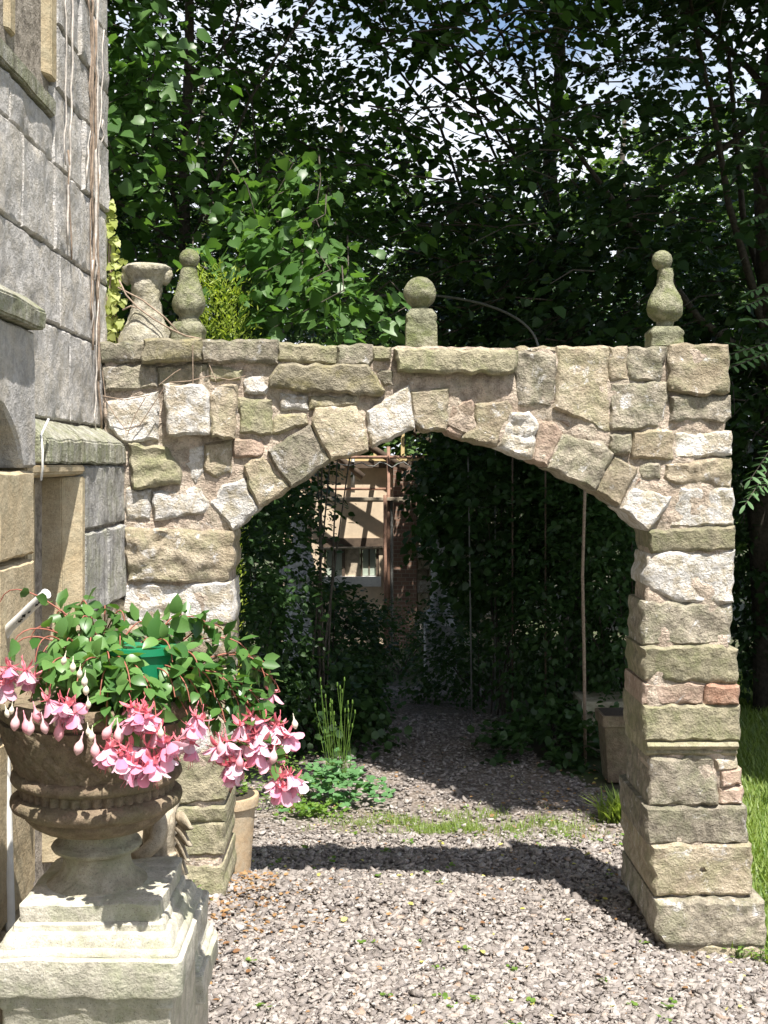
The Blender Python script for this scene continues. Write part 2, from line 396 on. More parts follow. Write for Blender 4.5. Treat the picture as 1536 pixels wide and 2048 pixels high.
def stone_mesh(name, poly, to3d, front, thick, mat, amp=0.012, st=0.018, r=0.009, jit=0.004, seed=0, strata=0.0, tilt=(0, 0), gap=0.0, taper=0.0, hole=None):
    """a rough block: outline poly in wall coordinates, front at distance `front` out of the wall plane"""
    rg = random.Random(seed)
    ring = resample([Vector(p) for p in poly], st, jit, rg)
    if area2(ring) < 0: ring.reverse()
    if gap: ring = inset(ring, gap)
    inner = inset(ring, r)
    xs = [p.x for p in ring]; ys = [p.y for p in ring]
    cx, cy = sum(xs) / len(xs), sum(ys) / len(ys); wd, ht = max(xs) - min(xs), max(ys) - min(ys)
    from mathutils.geometry import intersect_point_line
    pts = list(inner); n0 = len(pts)
    def inside(p):
        c = False
        for i in range(n0):
            a, b = inner[i], inner[i - 1]
            if (a.y > p.y) != (b.y > p.y) and p.x < (b.x - a.x) * (p.y - a.y) / (b.y - a.y) + a.x: c = not c
        return c
    y = min(ys) + st
    while y < max(ys):
        x = min(xs) + st
        while x < max(xs):
            p = Vector((x + rg.uniform(-.3, .3) * st, y + rg.uniform(-.3, .3) * st))
            if inside(p) and min((p - q).length_squared for q in inner) > (st * 0.55) ** 2: pts.append(p)
            x += st
        y += st
    vs, _, fs, ov, _, _ = delaunay_2d_cdt([Vector((p.x, p.y)) for p in pts], [(i, (i + 1) % n0) for i in range(n0)], [], 1, 1e-6)
    so_ = Vector((rg.uniform(0, 90), rg.uniform(0, 90), rg.uniform(0, 90)))
    def depth(p):
        q = Vector((p.x, p.y, 0))
        d = noise.noise(q * 7 + so_) * amp + noise.noise(q * 19 + so_) * amp * 0.45 + noise.noise(q * 48 + so_) * amp * 0.22
        if strata:
            s_ = p.y * 26 + noise.noise(q * 6 + so_) * 2.2
            d += strata * (abs((s_ % 2) - 1) - 0.5)
        d += tilt[0] * (p.x - cx) / max(wd, .01) + tilt[1] * (p.y - cy) / max(ht, .01)
        if hole:
            for hx, hy, hr in hole:
                if (p.x - hx) ** 2 + (p.y - hy) ** 2 < hr * hr: d -= 0.05
        return d
    v, f = [], []
    for p in vs: v.append(to3d(p.x, p.y, front + depth(p)))
    m = len(vs); cmap = {}
    for i, o in enumerate(ov):
        for k in o:
            if k < n0: cmap[k] = i
    f += [tuple(t) for t in fs]
    b1 = len(v)
    for p in ring: v.append(to3d(p.x, p.y, front - r * 1.1 + depth(p) * 0.8))
    b2 = len(v)
    for p in ring:
        q = p if not taper else Vector((cx, cy)) + (p - Vector((cx, cy))) * (1 - taper)
        v.append(to3d(q.x, q.y, front - thick))
    for i in range(n0):
        j = (i + 1) % n0
        if i in cmap and j in cmap: f.append((cmap[i], b1 + i, b1 + j, cmap[j]))
        f.append((b1 + i, b2 + i, b2 + j, b1 + j))
    f.append(tuple(range(b2 + n0 - 1, b2 - 1, -1)))
    me = mesh(name, v, f, None, mat)
    bm = bmesh.new(); bm.from_mesh(me); bmesh.ops.recalc_face_normals(bm, faces=bm.faces); bm.to_mesh(me); bm.free()
    me.polygons.foreach_set('use_smooth', [True] * len(me.polygons)); me.set_sharp_from_angle(angle=0.75)
    return me

WY = 5.0
SC = WY / F
def w2(px, py): return ((px - VX) * SC, CAMZ + (VY - py) * SC)
def wall3(u, v, n): return (u, WY - n, v)

arch = tag(empty('stone_archway', (0.3, WY + 0.1, gz(0.3, WY))), 'rough sandstone garden archway with pink mortar, joined to the grey house', 'archway')

# (kind, material, proud, thickness, amp, strata, polygon in photo pixels)
ST = [
 ('coping_stone','grey',.045,.26,.008,0,[(205,688),(292,687),(291,721),(207,724)]),
 ('coping_stone','yellow',.075,.28,.006,0,[(295,684),(404,682),(403,719),(291,727)]),
 ('coping_stone','grey',.05,.26,.008,0,[(406,684),(555,683),(555,726),(408,723)]),
 ('coping_stone','green',.04,.26,.008,0,[(558,689),(674,695),(672,728),(556,720)]),
 ('coping_stone','grey',.035,.26,.012,0,[(675,695),(744,692),(748,721),(737,731),(675,730)]),
 ('coping_stone','green',.03,.26,.012,0,[(746,695),(781,697),(779,719),(748,719)]),
 ('coping_stone','green',.07,.28,.006,0,[(790,701),(1031,705),(1025,743),(1011,748),(797,742)]),
 ('stone','tan',.015,.22,.01,0,[(1034,696),(1110,697),(1110,703),(1034,703)]),
 ('stone','grey',.02,.22,.014,0,[(1032,706),(1111,709),(1110,765),(1102,813),(1036,810),(1030,755)]),
 ('stone','tan',.035,.22,.009,0,[(1114,695),(1213,696),(1216,861),(1208,864),(1154,834),(1107,815),(1113,775)]),
 ('stone','tan',.025,.22,.009,0,[(1218,695),(1251,695),(1255,761),(1218,764)]),
 ('stone','grey',.025,.22,.014,0,[(1254,697),(1330,696),(1316,762),(1258,760)]),
 ('stone','grey',.02,.22,.013,0,[(1219,768),(1331,766),(1329,853),(1221,858)]),
 ('stone','tan',.035,.24,.010,.007,[(1339,692),(1452,692),(1453,784),(1400,791),(1337,780)]),
 ('stone','grey',.03,.24,.012,0,[(1340,795),(1457,793),(1458,834),(1444,846),(1400,839),(1339,841)]),
 ('stone','tan',.02,.22,.009,0,[(1265,864),(1341,864),(1346,918),(1265,915)]),
 ('stone','pale',.02,.22,.010,0,[(1351,868),(1458,864),(1459,908),(1348,916)]),
 ('stone','grey',.03,.16,.012,0,[(1218,871),(1260,869),(1257,905),(1225,908)]),
 ('stone','tan',.025,.22,.008,.008,[(1331,930),(1459,917),(1458,974),(1351,967),(1329,955)]),
 ('stone','pale',.02,.22,.014,0,[(1361,978),(1462,978),(1464,1047),(1341,1051),(1346,1021)]),
 ('stone','grey',.02,.10,.008,0,[(1282,933),(1316,928),(1319,957),(1282,955)]),
 # right pier, top to bottom
 ('pier_stone','green',.035,.26,.007,0,[(1294,1063),(1464,1053),(1465,1096),(1302,1103)]),
 ('pier_stone','pale',.025,.26,.016,0,[(1298,1109),(1467,1101),(1463,1202),(1348,1201),(1316,1180),(1290,1165)]),
 ('pier_stone','grey',.02,.26,.014,0,[(1285,1204),(1350,1205),(1462,1209),(1458,1285),(1285,1287)]),
 ('pier_stone','green',.03,.32,.014,0,[(1282,1294),(1442,1291),(1471,1299),(1468,1364),(1289,1357)]),
 ('pier_stone','pink',.02,.36,.010,0,[(1287,1367),(1408,1368),(1404,1406),(1286,1406)]),
 ('brick','brick',.025,.30,.012,0,[(1411,1370),(1474,1371),(1473,1405),(1407,1406)]),
 ('pier_stone','green',.032,.40,.004,0,[(1286,1411),(1475,1410),(1475,1477),(1287,1477)]),
 ('pier_stone','grey',.03,.44,.014,0,[(1300,1515),(1424,1515),(1431,1604),(1298,1606)]),
 ('stone','tan',.02,.30,.010,0,[(1428,1517),(1471,1514),(1473,1535),(1433,1537)]),
 ('stone','pink',.025,.30,.010,0,[(1438,1540),(1480,1538),(1480,1566),(1442,1570)]),
 ('stone','pink',.015,.30,.010,0,[(1438,1576),(1482,1573),(1480,1604),(1436,1604)]),
 ('pier_stone','grey',.035,.52,.006,0,[(1289,1613),(1487,1611),(1491,1681),(1294,1683)]),
 ('pier_stone','tan',.045,.60,.007,0,[(1301,1688),(1496,1685),(1497,1782),(1307,1784)]),
 ('pier_stone','grey',.085,.68,.008,0,[(1307,1794),(1516,1791),(1516,1876),(1330,1877),(1305,1854)]),
 ('footing_stone','tan',.075,.66,.008,0,[(1330,1880),(1516,1879),(1518,1925),(1330,1925)]),
 # voussoirs, left springing to right springing
 ('voussoir','pale',.03,.28,.012,0,[(425,1006),(447,972),(487,959),(515,1016),(467,1059)]),
 ('voussoir','tan',.035,.28,.010,0,[(491,932),(528,915),(576,974),(519,1014),(497,967)]),
 ('voussoir','grey',.045,.28,.008,0,[(539,902),(620,851),(659,919),(583,974)]),
 ('voussoir','tan',.05,.28,.010,0,[(626,848),(633,819),(711,815),(727,841),(734,899),(664,919)]),
 ('voussoir','pale',.035,.28,.012,0,[(735,824),(816,773),(827,855),(744,892)]),
 ('voussoir','tan',.04,.28,.008,0,[(822,785),(896,778),(890,859),(844,859),(831,846)]),
 ('voussoir','pink',.02,.28,.010,0,[(903,812),(942,800),(947,847),(920,874),(893,860)]),
 ('voussoir','tan',.03,.28,.010,0,[(951,810),(1016,801),(1020,824),(991,892),(925,876),(951,848)]),
 ('voussoir','pale',.025,.28,.012,.008,[(1022,828),(1056,825),(1073,849),(1060,917),(995,892)]),
 ('voussoir','pink',.02,.28,.012,0,[(1076,846),(1105,845),(1121,868),(1093,932),(1063,918)]),
 ('voussoir','grey',.03,.28,.016,0,[(1124,871),(1203,883),(1224,908),(1188,979),(1097,935)]),
 ('voussoir','tan',.025,.28,.010,0,[(1228,914),(1271,938),(1238,1011),(1192,980)]),
 ('brick','pink',.012,.28,.006,0,[(1262,975),(1276,955),(1282,960),(1263,985)]),
 ('voussoir','pale',.03,.28,.012,0,[(1266,978),(1340,994),(1294,1060),(1241,1016)]),
 ('stone','pink',.008,.12,.010,0,[(1110,838),(1135,840),(1200,868),(1198,878),(1160,870)]),
 # rubble of the left half
 ('stone','grey',.03,.2,.012,0,[(205,732),(314,734),(316,773),(212,782)]),
 ('stone','grey',.025,.2,.012,0,[(317,735),(415,728),(415,764),(319,771)]),
 ('stone','green',.02,.16,.010,0,[(419,736),(487,740),(480,758),(421,760)]),
 ('stone','yellow',.055,.2,.007,0,[(548,749),(561,732),(735,733),(768,782),(761,791),(541,774)]),
 ('stone','grey',.01,.12,.012,0,[(742,737),(783,743),(785,771),(768,771)]),
 ('stone','pale',.02,.12,.012,0,[(489,759),(522,755),(537,776),(530,786),(491,784)]),
 ('stone','pale',.03,.16,.010,0,[(216,806),(316,785),(316,878),(247,882),(221,854)]),
 ('stone','pale',.085,.22,.012,0,[(334,773),(408,773),(421,793),(421,867),(343,871),(338,810)]),
 ('stone','tan',.075,.22,.006,0,[(426,793),(439,777),(474,773),(469,876),(428,873)]),
 ('stone','green',.03,.16,.010,0,[(478,797),(543,801),(543,867),(482,865)]),
 ('stone','pale',.02,.14,.010,0,[(561,787),(617,791),(617,821),(563,819)]),
 ('stone','yellow',.03,.14,.010,0,[(622,795),(716,792),(713,808),(620,818)]),
 ('stone','yellow',.025,.14,.010,0,[(548,833),(613,829),(615,847),(546,867)]),
 ('stone','green',.045,.18,.008,.010,[(262,889),(334,897),(362,941),(360,967),(271,976)]),
 ('stone','pink',.015,.14,.012,0,[(469,880),(526,878),(526,911),(469,914)]),
 ('stone','tan',.02,.14,.008,0,[(412,890),(465,880),(463,945),(434,954),(412,941)]),
 ('stone','pale',.012,.14,.010,0,[(366,900),(408,892),(408,940),(392,968),(368,950)]),
 ('stone','pale',.02,.16,.010,0,[(253,978),(301,981),(299,1037),(253,1038)]),
 ('stone','pale',.022,.16,.012,0,[(308,985),(404,977),(417,1011),(408,1024),(312,1039)]),
 ('pier_stone','tan',.05,.28,.018,.006,[(253,1056),(465,1064),(467,1116),(456,1155),(449,1159),(262,1159)]),
 ('pier_stone','pale',.02,.28,.012,.004,[(251,1172),(463,1164),(461,1245),(250,1250)]),
 ('pier_stone','tan',.02,.30,.012,0,[(250,1256),(460,1251),(458,1330),(250,1335)]),
 ('pier_stone','tan',.025,.32,.012,0,[(250,1341),(457,1336),(456,1420),(250,1425)]),
 ('pier_stone','pale',.02,.34,.012,0,[(250,1431),(456,1426),(455,1502),(250,1506)]),
 ('pier_stone','green',.02,.36,.012,0,[(250,1513),(452,1508),(450,1595),(360,1604),(250,1604)]),
 ('pier_stone','green',.03,.36,.008,0,[(250,1613),(450,1612),(450,1640),(250,1640)]),
 ('pier_stone','green',.025,.40,.008,0,[(250,1646),(448,1643),(446,1705),(380,1707),(250,1700)]),
 ('stone','tan',.01,.30,.008,0,[(250,1712),(340,1710),(441,1713),(440,1721),(250,1722)]),
 ('pier_stone','green',.03,.44,.008,0,[(250,1729),(447,1728),(445,1830),(250,1830)]),
]
for i, (nm, mt, proud, th, amp, strata, poly) in enumerate(ST):
    rg = random.Random(i * 7 + 3)
    hole = None
    if i == 27: hole = [(*w2(1383, 1443), 0.008)]
    if i == 33: hole = [(*w2(1400, 1736), 0.011)]
    me = stone_mesh(nm, [w2(*p) for p in poly], wall3, proud if proud > .06 else proud * .8 + .004, th, M[mt], amp=amp * 1.5, strata=strata * 1.3, seed=i + 11,
                    tilt=(rg.uniform(-.01, .01), rg.uniform(-.01, .01)), st=0.016, r=0.012, jit=.008, gap=-.0065, hole=hole)
    put(nm, me, arch)
# torus moulding on the pier
mbm = MB(); prof = [(0.0, 1480), (0.03, 1482), (0.043, 1488), (0.03, 1495), (0.012, 1498), (0.02, 1504), (0.006, 1511)]
vv = []
for d, py in prof:
    a, z = w2(1291, py); b_, _ = w2(1472, py)
    for k in range(13):
        x = a + (b_ - a) * k / 12
        vv.append((x, WY - d + noise.noise(Vector((x * 30, py, 0))) * .002, z))
    vv.append((b_, WY + .4, z)); vv.append((a, WY + .4, z))
n_ = 15
mbm.add(vv, [(i * n_ + k, (i + 1) * n_ + k, (i + 1) * n_ + (k + 1) % n_, i * n_ + (k + 1) % n_) for i in range(len(prof) - 1) for k in range(n_)]
        + [tuple(range(n_))] + [tuple((len(prof) - 1) * n_ + k for k in range(n_ - 1, -1, -1))])
mbm.build('torus_moulding', M['green'], arch, 0.9)

# mortar core with the arched opening
CORE = [(206,690),(405,690),(560,692),(780,697),(795,692),(1030,696),(1448,694),(1450,780),(1448,860),(1454,960),(1458,1100),(1456,1280),(1462,1400),(1464,1500),(1474,1600),(1484,1690),(1490,1790),(1508,1885),(1508,1925),
        (1316,1925),(1312,1790),(1300,1680),(1302,1600),(1296,1500),(1290,1400),(1288,1290),(1290,1200),(1298,1130),(1298,1068),
        (1240,1008),(1190,972),(1094,926),(1060,910),(992,885),(922,867),(892,852),(845,850),(828,848),(744,884),(735,892),(660,910),(580,966),(515,1008),(463,1052),
        (460,1250),(454,1420),(448,1600),(444,1720),(441,1830),(235,1830),(240,1000),(206,880)]
me = stone_mesh('mortar_core', [w2(*p) for p in CORE], wall3, 0.010, 0.20, M['mortar'], amp=0.022, st=0.02, r=0.01, jit=0.006, seed=777)
put('mortar_core', me, arch)
# thicker backs of the two piers behind the facing
for nm, poly, th in (('pier_backing', [(1304,1300),(1452,1300),(1478,1600),(1496,1920),(1322,1920),(1306,1640)], .42), ('pier_backing', [(240,1260),(450,1260),(440,1825),(240,1825)], .36)):
    me = stone_mesh(nm, [w2(*p) for p in poly], wall3, -0.12, th - .12, M['pink'], amp=0.02, st=0.03, jit=0.01, seed=91)
    put(nm, me, arch)

# ------------------------------------------------------------------ house on the left
XU, XL, XD, YC = -1.132, -1.034, -1.006, 5.10
house = tag(empty('stone_house', (XU - 1.2, 3.5, 0.1)), 'grey ashlar house wall with tan window stone, left of the archway', 'house')
def hs(plane):
    return lambda u, v, n: (plane + n, u, v)
def hblock(nm, plane, y0, y1, z0, z1, mat, proud=0.0, thick=0.12, amp=0.006, seed=0, gap=0.004, **kw):
    me = stone_mesh(nm, [(y0, z0), (y1, z0), (y1, z1), (y0, z1)], hs(plane), proud, thick, M[mat], amp=amp, seed=seed, st=0.024, r=0.008, gap=gap, jit=0.004, **kw)
    return put(nm, me, house)
core = MB()
core.box((-6.5, -9.0, -0.2), (XU - 0.02, YC - 0.02, 9.0)); core.build('wall_core', M['joint'], house)  # house body raised and lengthened out of view to block sky light
core = MB(); core.box((XU - 0.1, 4.31, -0.1), (XL - 0.02, 5.03, 1.9)); core.build('plinth_core', M['joint'], house)
CZ = [2.05, 2.40, 2.67, 2.98, 3.26, 3.49, 3.74, 4.05, 4.4, 4.8]
CJ = [[2.4,3.1,3.7,4.46,YC],[2.4,2.9,3.5,4.31,YC],[2.4,3.2,3.84,4.24,4.8,YC],[4.24,4.66,YC],[4.27,4.9,YC],[4.27,4.6,YC],[4.27,4.85,YC],[4.27,4.7,YC],[2.4,3.2,4.0,4.6,YC]]
k = 0
for c, js in enumerate(CJ):
    for a, b_ in zip(js, js[1:]):
        k += 1
        hblock('ashlar_block', XU, a, b_, CZ[c] + (.01 if c == 0 else 0), CZ[c + 1], 'house', proud=random.Random(k).uniform(0, .012), seed=100 + k, amp=.008, gap=.003)
# course under the upper window sill
for a, b_ in ((2.4, 3.05), (3.05, 3.72), (3.72, 4.235)):
    k += 1; hblock('ashlar_block', XU, a, b_, 2.98, 3.135, 'house', seed=100 + k, amp=.007, gap=.005)
# upper window: sill, jamb, mullion, glass
def yz_prism(nm, sect, z0, z1, mat, parent=house):
    """sect: outline in (Y, X), extruded upwards"""
    n = len(sect); v = [(x, y, z0) for y, x in sect] + [(x, y, z1) for y, x in sect]
    f = [tuple(range(n)), tuple(range(2 * n - 1, n - 1, -1))] + [(i, (i + 1) % n, n + (i + 1) % n, n + i) for i in range(n)]
    me = mesh(nm, v, f, None, M[mat]); bm = bmesh.new(); bm.from_mesh(me); bmesh.ops.recalc_face_normals(bm, faces=bm.faces)
    bmesh.ops.bevel(bm, geom=bm.edges[:], offset=.005, segments=2, affect='EDGES'); bm.to_mesh(me); bm.free()
    return put(nm, me, parent)
win = tag(empty('mullioned_window', (XU - .1, 3.8, 3.13)), 'tan stone mullioned window high on the grey house wall', 'window', kind='thing')
win.parent = house; win.matrix_parent_inverse = Matrix.Translation(-house.location)
for key in ('label', 'category', 'kind'): del win[key]
def wput(nm, sect, z0, z1, mat): 
    o = yz_prism(nm, sect, z0, z1, mat, None); o.parent = win; o.matrix_parent_inverse = Matrix.Translation(-Vector((XU - .1, 3.8, 3.13))); return o
wput('window_jamb', [(4.262, XU - .12), (4.262, XU + .006), (4.19, XU + .006), (4.13, XU - .03), (4.115, XU - .03), (4.03, XU - .09), (4.03, XU - .12)], 3.275, 4.8, 'house_tan')
wput('window_mullion', [(3.86, XU - .12), (3.86, XU - .07), (3.80, XU - .004), (3.74, XU - .004), (3.66, XU - .07), (3.66, XU - .12)], 3.275, 4.8, 'house_tan')
wput('window_pane', [(4.03, XU - .12), (4.03, XU - .10), (3.86, XU - .10), (3.86, XU - .12)], 3.275, 4.8, 'dark_glass')
wput('window_pane', [(3.66, XU - .12), (3.66, XU - .10), (3.2, XU - .10), (3.2, XU - .12)], 3.275, 4.8, 'dark_glass')
# chamfered sill
def xz_prism(nm, sect, y0, y1, mat, parent=house, bev=.006, seg=1):
    n = len(sect); ys = [y0 + (y1 - y0) * i / seg for i in range(seg + 1)]
    v = [(x + noise.noise(Vector((x * 9, y * 9, z * 9))) * .008 * (seg > 1), y, z + noise.noise(Vector((x * 9 + 5, y * 9, z * 9))) * .010 * (seg > 1)) for y in ys for x, z in sect]
    f = [tuple(range(n)), tuple(seg * n + i for i in range(n - 1, -1, -1))]
    f += [(s * n + i, s * n + (i + 1) % n, (s + 1) * n + (i + 1) % n, (s + 1) * n + i) for s in range(seg) for i in range(n)]
    me = mesh(nm, v, f, None, M[mat]); bm = bmesh.new(); bm.from_mesh(me); bmesh.ops.recalc_face_normals(bm, faces=bm.faces)
    if bev: bmesh.ops.bevel(bm, geom=[e for e in bm.edges if e.is_manifold and e.calc_face_angle(0) > .5], offset=bev, segments=2, affect='EDGES')
    bm.to_mesh(me); bm.free()
    return put(nm, me, parent)
xz_prism('window_sill', [(XU - .12, 3.14), (XU + .012, 3.14), (XU + .012, 3.20), (XU - .09, 3.275), (XU - .12, 3.275)], 2.6, 4.235, 'cap', seg=12)
# plinth cap with sloping top
for i, (a, b_) in enumerate(((3.79, 4.24), (4.246, 4.70), (4.706, 5.02))):
    xz_prism('plinth_cap', [(XU - .05, 1.905), (XL + .006, 1.905), (XL + .006, 1.985), (XL - .012, 2.0), (XU + .004, 2.055), (XU - .05, 2.055)], a, b_, 'cap', seg=8)
# lower plane blocks beside the little window
for j, (a, b_, z0, z1, mt) in enumerate(((4.29, 5.015, 1.66, 1.90, 'house_streak'), (4.29, 4.66, 1.345, 1.655, 'house_streak'), (4.665, 5.015, 1.345, 1.655, 'house_streak'),
        (4.29, 5.015, 1.10, 1.34, 'tan'), (4.29, 5.015, .80, 1.095, 'house'), (4.29, 5.015, .48, .795, 'house_streak'), (4.29, 5.015, .05, .475, 'house'))):
    hblock('ashlar_block', XL, a, b_, z0, z1, mt, proud=.004 * (j % 3), seed=300 + j, amp=.006, gap=.004)
# little window: head, jambs, recessed tan panel with its shade painted in as brown
lw = empty('small_window', (XL - .1, 3.95, 1.0)); lw.parent = house; lw.matrix_parent_inverse = Matrix.Translation(-house.location)
def lput(nm, sect, z0, z1, mat):
    o = yz_prism(nm, sect, z0, z1, mat, None); o.parent = lw; o.matrix_parent_inverse = Matrix.Translation(-Vector((XL - .1, 3.95, 1.0))); return o
lput('window_jamb', [(4.286, XL - .3), (4.286, XL + .004), (4.24, XL + .004), (4.19, XL - .05), (4.17, XL - .05), (4.16, XL - .13), (4.16, XL - .3)], .5, 1.858, 'house_tan')
lput('window_jamb', [(3.56, XL - .3), (3.56, XL + .004), (3.63, XL + .004), (3.68, XL - .05), (3.70, XL - .05), (3.71, XL - .13), (3.71, XL - .3)], .5, 1.858, 'house_tan')
lput('window_mullion', [(4.02, XL - .2), (4.02, XL - .13), (3.98, XL - .09), (3.95, XL - .09), (3.92, XL - .13), (3.92, XL - .2)], .5, 1.84, 'house_tan')
lput('blocking_panel', [(4.16, XL - .3), (4.16, XL - .24), (4.02, XL - .24), (4.02, XL - .3)], .5, 1.84, 'urn')
lput('blocking_panel', [(3.92, XL - .3), (3.92, XL - .24), (3.71, XL - .24), (3.71, XL - .3)], .5, 1.84, 'urn')
xz_prism('window_head', [(XL - .2, 1.85), (XL - .02, 1.862), (XL + .003, 1.872), (XL + .003, 1.9), (XL - .2, 1.9)], 3.56, 4.286, 'house_tan')
# door surround with arched head at the extreme left
hz = [(1.15, 1.62, 'house_tan'), (1.63, 1.885, 'house_tan'), (.62, 1.14, 'house_tan'), (.02, .61, 'house_tan')]
for i, (z0, z1, mt) in enumerate(hz):
    me = stone_mesh('door_jamb', [(3.21, z0), (3.555, z0), (3.555, z1), (3.21, z1)], hs(XD), 0, .22, M[mt], amp=.003, seed=410 + i, st=.03, gap=.003)
    put('door_jamb', me, house)
hd = [(3.555, 1.892), (3.555, 2.30), (2.2, 2.30), (2.2, 2.12), (2.7, 2.13), (3.05, 2.11), (3.25, 2.06), (3.38, 1.98), (3.44, 1.892)]
put('door_head', stone_mesh('door_head', hd, hs(XD), 0.002, .22, M['house'], amp=.006, seed=420, st=.03), house)
xz_prism('door_hood', [(XU - .05, 2.306), (XD + .03, 2.306), (XD + .035, 2.36), (XD - .02, 2.40), (XU, 2.44), (XU - .05, 2.44)], 2.2, 3.56, 'cap', seg=14)
MB().box((XD - .35, 2.2, .02), (XD - .26, 3.3, 2.15)).build('door_leaf', M['dark_wood'], house)


# ------------------------------------------------------------------ finials standing on the wall
def px_lathe(nm, cx, Y, prof, mat, parent, n=40, wob=.004, seed=0, fn=None):
    """prof [(half width px, y px)] top to bottom"""
    c = P(cx, 0, Y); s = Y / F
    pts = []
    for (a, ya), (b_, yb) in zip(prof, prof[1:]):
        k = max(1, int(abs(yb - ya) / 5))
        pts += [(a + (b_ - a) * i / k, ya + (yb - ya) * i / k) for i in range(k)]
    pts.append(prof[-1])
    pf = [(max(r * s, .0005), CAMZ + (VY - y) * s) for r, y in pts]
    def f(r, z, a):
        q = Vector((math.cos(a) * r, math.sin(a) * r, z)) * 16 + Vector((seed * 3.1, 0, 0))
        r2 = r + noise.noise(q) * wob + noise.noise(q * 3) * wob * .5
        return max(.0004, fn(r2, z, a) if fn else r2)
    v, fc = lathe(pf, n, (c.x, Y, 0), f)
    return put(nm, mesh(nm, v, fc, .9, M[mat]), parent)
def px_square(nm, cx, Y, prof, mat, parent, seed=0):
    c = P(cx, 0, Y); s = Y / F
    v, fc = squares([(hw * s, CAMZ + (VY - y) * s) for hw, y in prof], (c.x, Y, 0), .008, .004, seed, 5)
    return put(nm, mesh(nm, v, fc, .8, M[mat]), parent)
def ballprof(r, cy, n=9): return [(r * math.sin(math.pi * i / n), cy - r * math.cos(math.pi * i / n)) for i in range(n + 1)]
FY = 5.10
topz = CAMZ + (VY - 690) * SC
f1 = tag(empty('broken_shaft', P(293, 688, FY)), 'tall speckled broken stone shaft with flared foot beside the ivy', 'finial', 'stone ornaments along the wall top')
px_lathe('shaft', 293, FY, [(1,529),(20,527),(34,530),(43,536),(43,543),(37,550),(32,560),(30,572),(29,600),(32,625),(40,648),(50,670),(55,684),(55,694)], 'shaft', f1, seed=1, wob=.013,
         fn=lambda r, z, a: r * (1 + .10 * math.cos(2 * a) * (1 if z > 2.68 else 0)))
for sx in (-1, 1):
    lug = MB(); c0 = P(293 + sx * 38, 552, FY)
    v, fc = lathe([(.003, .030), (.024, .024), (.031, .004), (.022, -.026), (.004, -.042)], 14, c0, lambda r, z, a: r * (1 + .35 * noise.noise(Vector((math.cos(a), math.sin(a), z * 30 + sx))))); lug.add(v, fc); lug.build('scroll_lug', M['shaft'], f1, 3)
f2 = tag(empty('pear_finial', P(378, 686, FY)), 'grey pear-shaped finial with small ball, next to the broken shaft', 'finial', 'stone ornaments along the wall top')
px_square('plinth', 377, FY, [(26,646),(33,657),(33,664),(31,668),(31,692)], 'finial', f2, 2)
px_lathe('body', 378, FY, [(1,534),(14,535),(16,545),(20,562),(27,580),(32,598),(33,612),(29,625),(21,632),(20,637),(23,640),(22,648)], 'finial', f2, seed=3, wob=.006)
px_lathe('ball', 379, FY, ballprof(20.5, 518), 'finial', f2, seed=4, wob=.002)
f3 = tag(empty('ball_finial', P(842, 690, FY)), 'big round stone ball on a square block above the arch crown', 'finial', 'stone ornaments along the wall top')
px_square('plinth', 842, FY, [(22,620),(30,632),(31,640),(29,646),(31,652),(31,696)], 'finial', f3, 5)
px_lathe('neck', 841, FY, [(13,606),(14,614),(20,621),(22,623)], 'finial', f3, seed=6, wob=.001)
px_lathe('ball', 840, FY, ballprof(32.5, 586, 14), 'finial', f3, seed=7, wob=.005)
f4 = tag(empty('pear_finial', P(1330, 688, FY)), 'tall mossy pear-shaped finial with ball at the right end of the wall', 'finial', 'stone ornaments along the wall top')
px_square('plinth', 1328, FY, [(24,655),(32,664),(33,670),(31,675),(33,694)], 'finial', f4, 8)
px_lathe('body', 1330, FY, [(1,537),(14,538),(15,543),(15,556),(18,572),(26,588),(34,604),(36,618),(33,631),(24,641),(17,644),(17,658)], 'finial', f4, seed=9, wob=.006)
px_lathe('ball', 1324, FY, ballprof(20.5, 521), 'finial', f4, seed=10, wob=.002)

# ------------------------------------------------------------------ pedestals, urn, statue
UX, UY = -0.69, 3.0
gp = gz(UX, UY)
ped = tag(empty('moulded_pedestal', (UX, UY, gp)), 'pale moulded stone pedestal carrying the flower urn', 'pedestal', 'moulded pedestals beside the house')
PP = [(.178, .852), (.180, .846), (.180, .808), (.186, .803), (.196, .795), (.199, .79), (.199, .775), (.206, .77), (.215, .765), (.222, .757), (.226, .754)]
def pedestal(c, root, hwadd=0.0, zadd=0.0, seed=0):
    def pf(l): return [(a + hwadd, z + zadd) for a, z in l]
    v, f = squares(pf([(.163, .852), (.168, .848), (.168, .809)]), (c[0], c[1], 0), .014, .009, seed, 12); put('upper_slab', mesh('upper_slab', v, f, .7, M['pedestal']), root)
    v, f = squares(pf([(.172, .8085), (.178, .804), (.181, .790), (.193, .786), (.201, .770), (.204, .758), (.214, .752), (.217, .746), (.217, .741)]), (c[0], c[1], 0), .012, .007, seed + 1, 12); put('moulding', mesh('moulding', v, f, .7, M['pedestal']), root)
    v, f = squares(pf([(.224, .7405), (.229, .736), (.229, .66), (.226, .652), (.2, .65)]), (c[0], c[1], 0), .01, .009, seed + 2, 12); put('cornice', mesh('cornice', v, f, .7, M['pedestal']), root)
    v, f = squares(pf([(.205, .6495), (.207, .62), (.20, .61), (.20, .20), (.22, .18), (.23, .15), (.23, -.05)]), (c[0], c[1], 0), .008, .004, seed + 3, 8); put('die', mesh('die', v, f, .7, M['pedestal']), root)
pedestal((UX + .02, UY), ped, .0, .0, 1)
SX, SY = -0.635, 3.45
ped2 = tag(empty('moulded_pedestal', (SX, SY, gz(SX, SY))), 'moulded stone pedestal hidden behind the urn, carrying the robed statue', 'pedestal', 'moulded pedestals beside the house')
pedestal((SX, SY), ped2, -.055, -.252, 31)

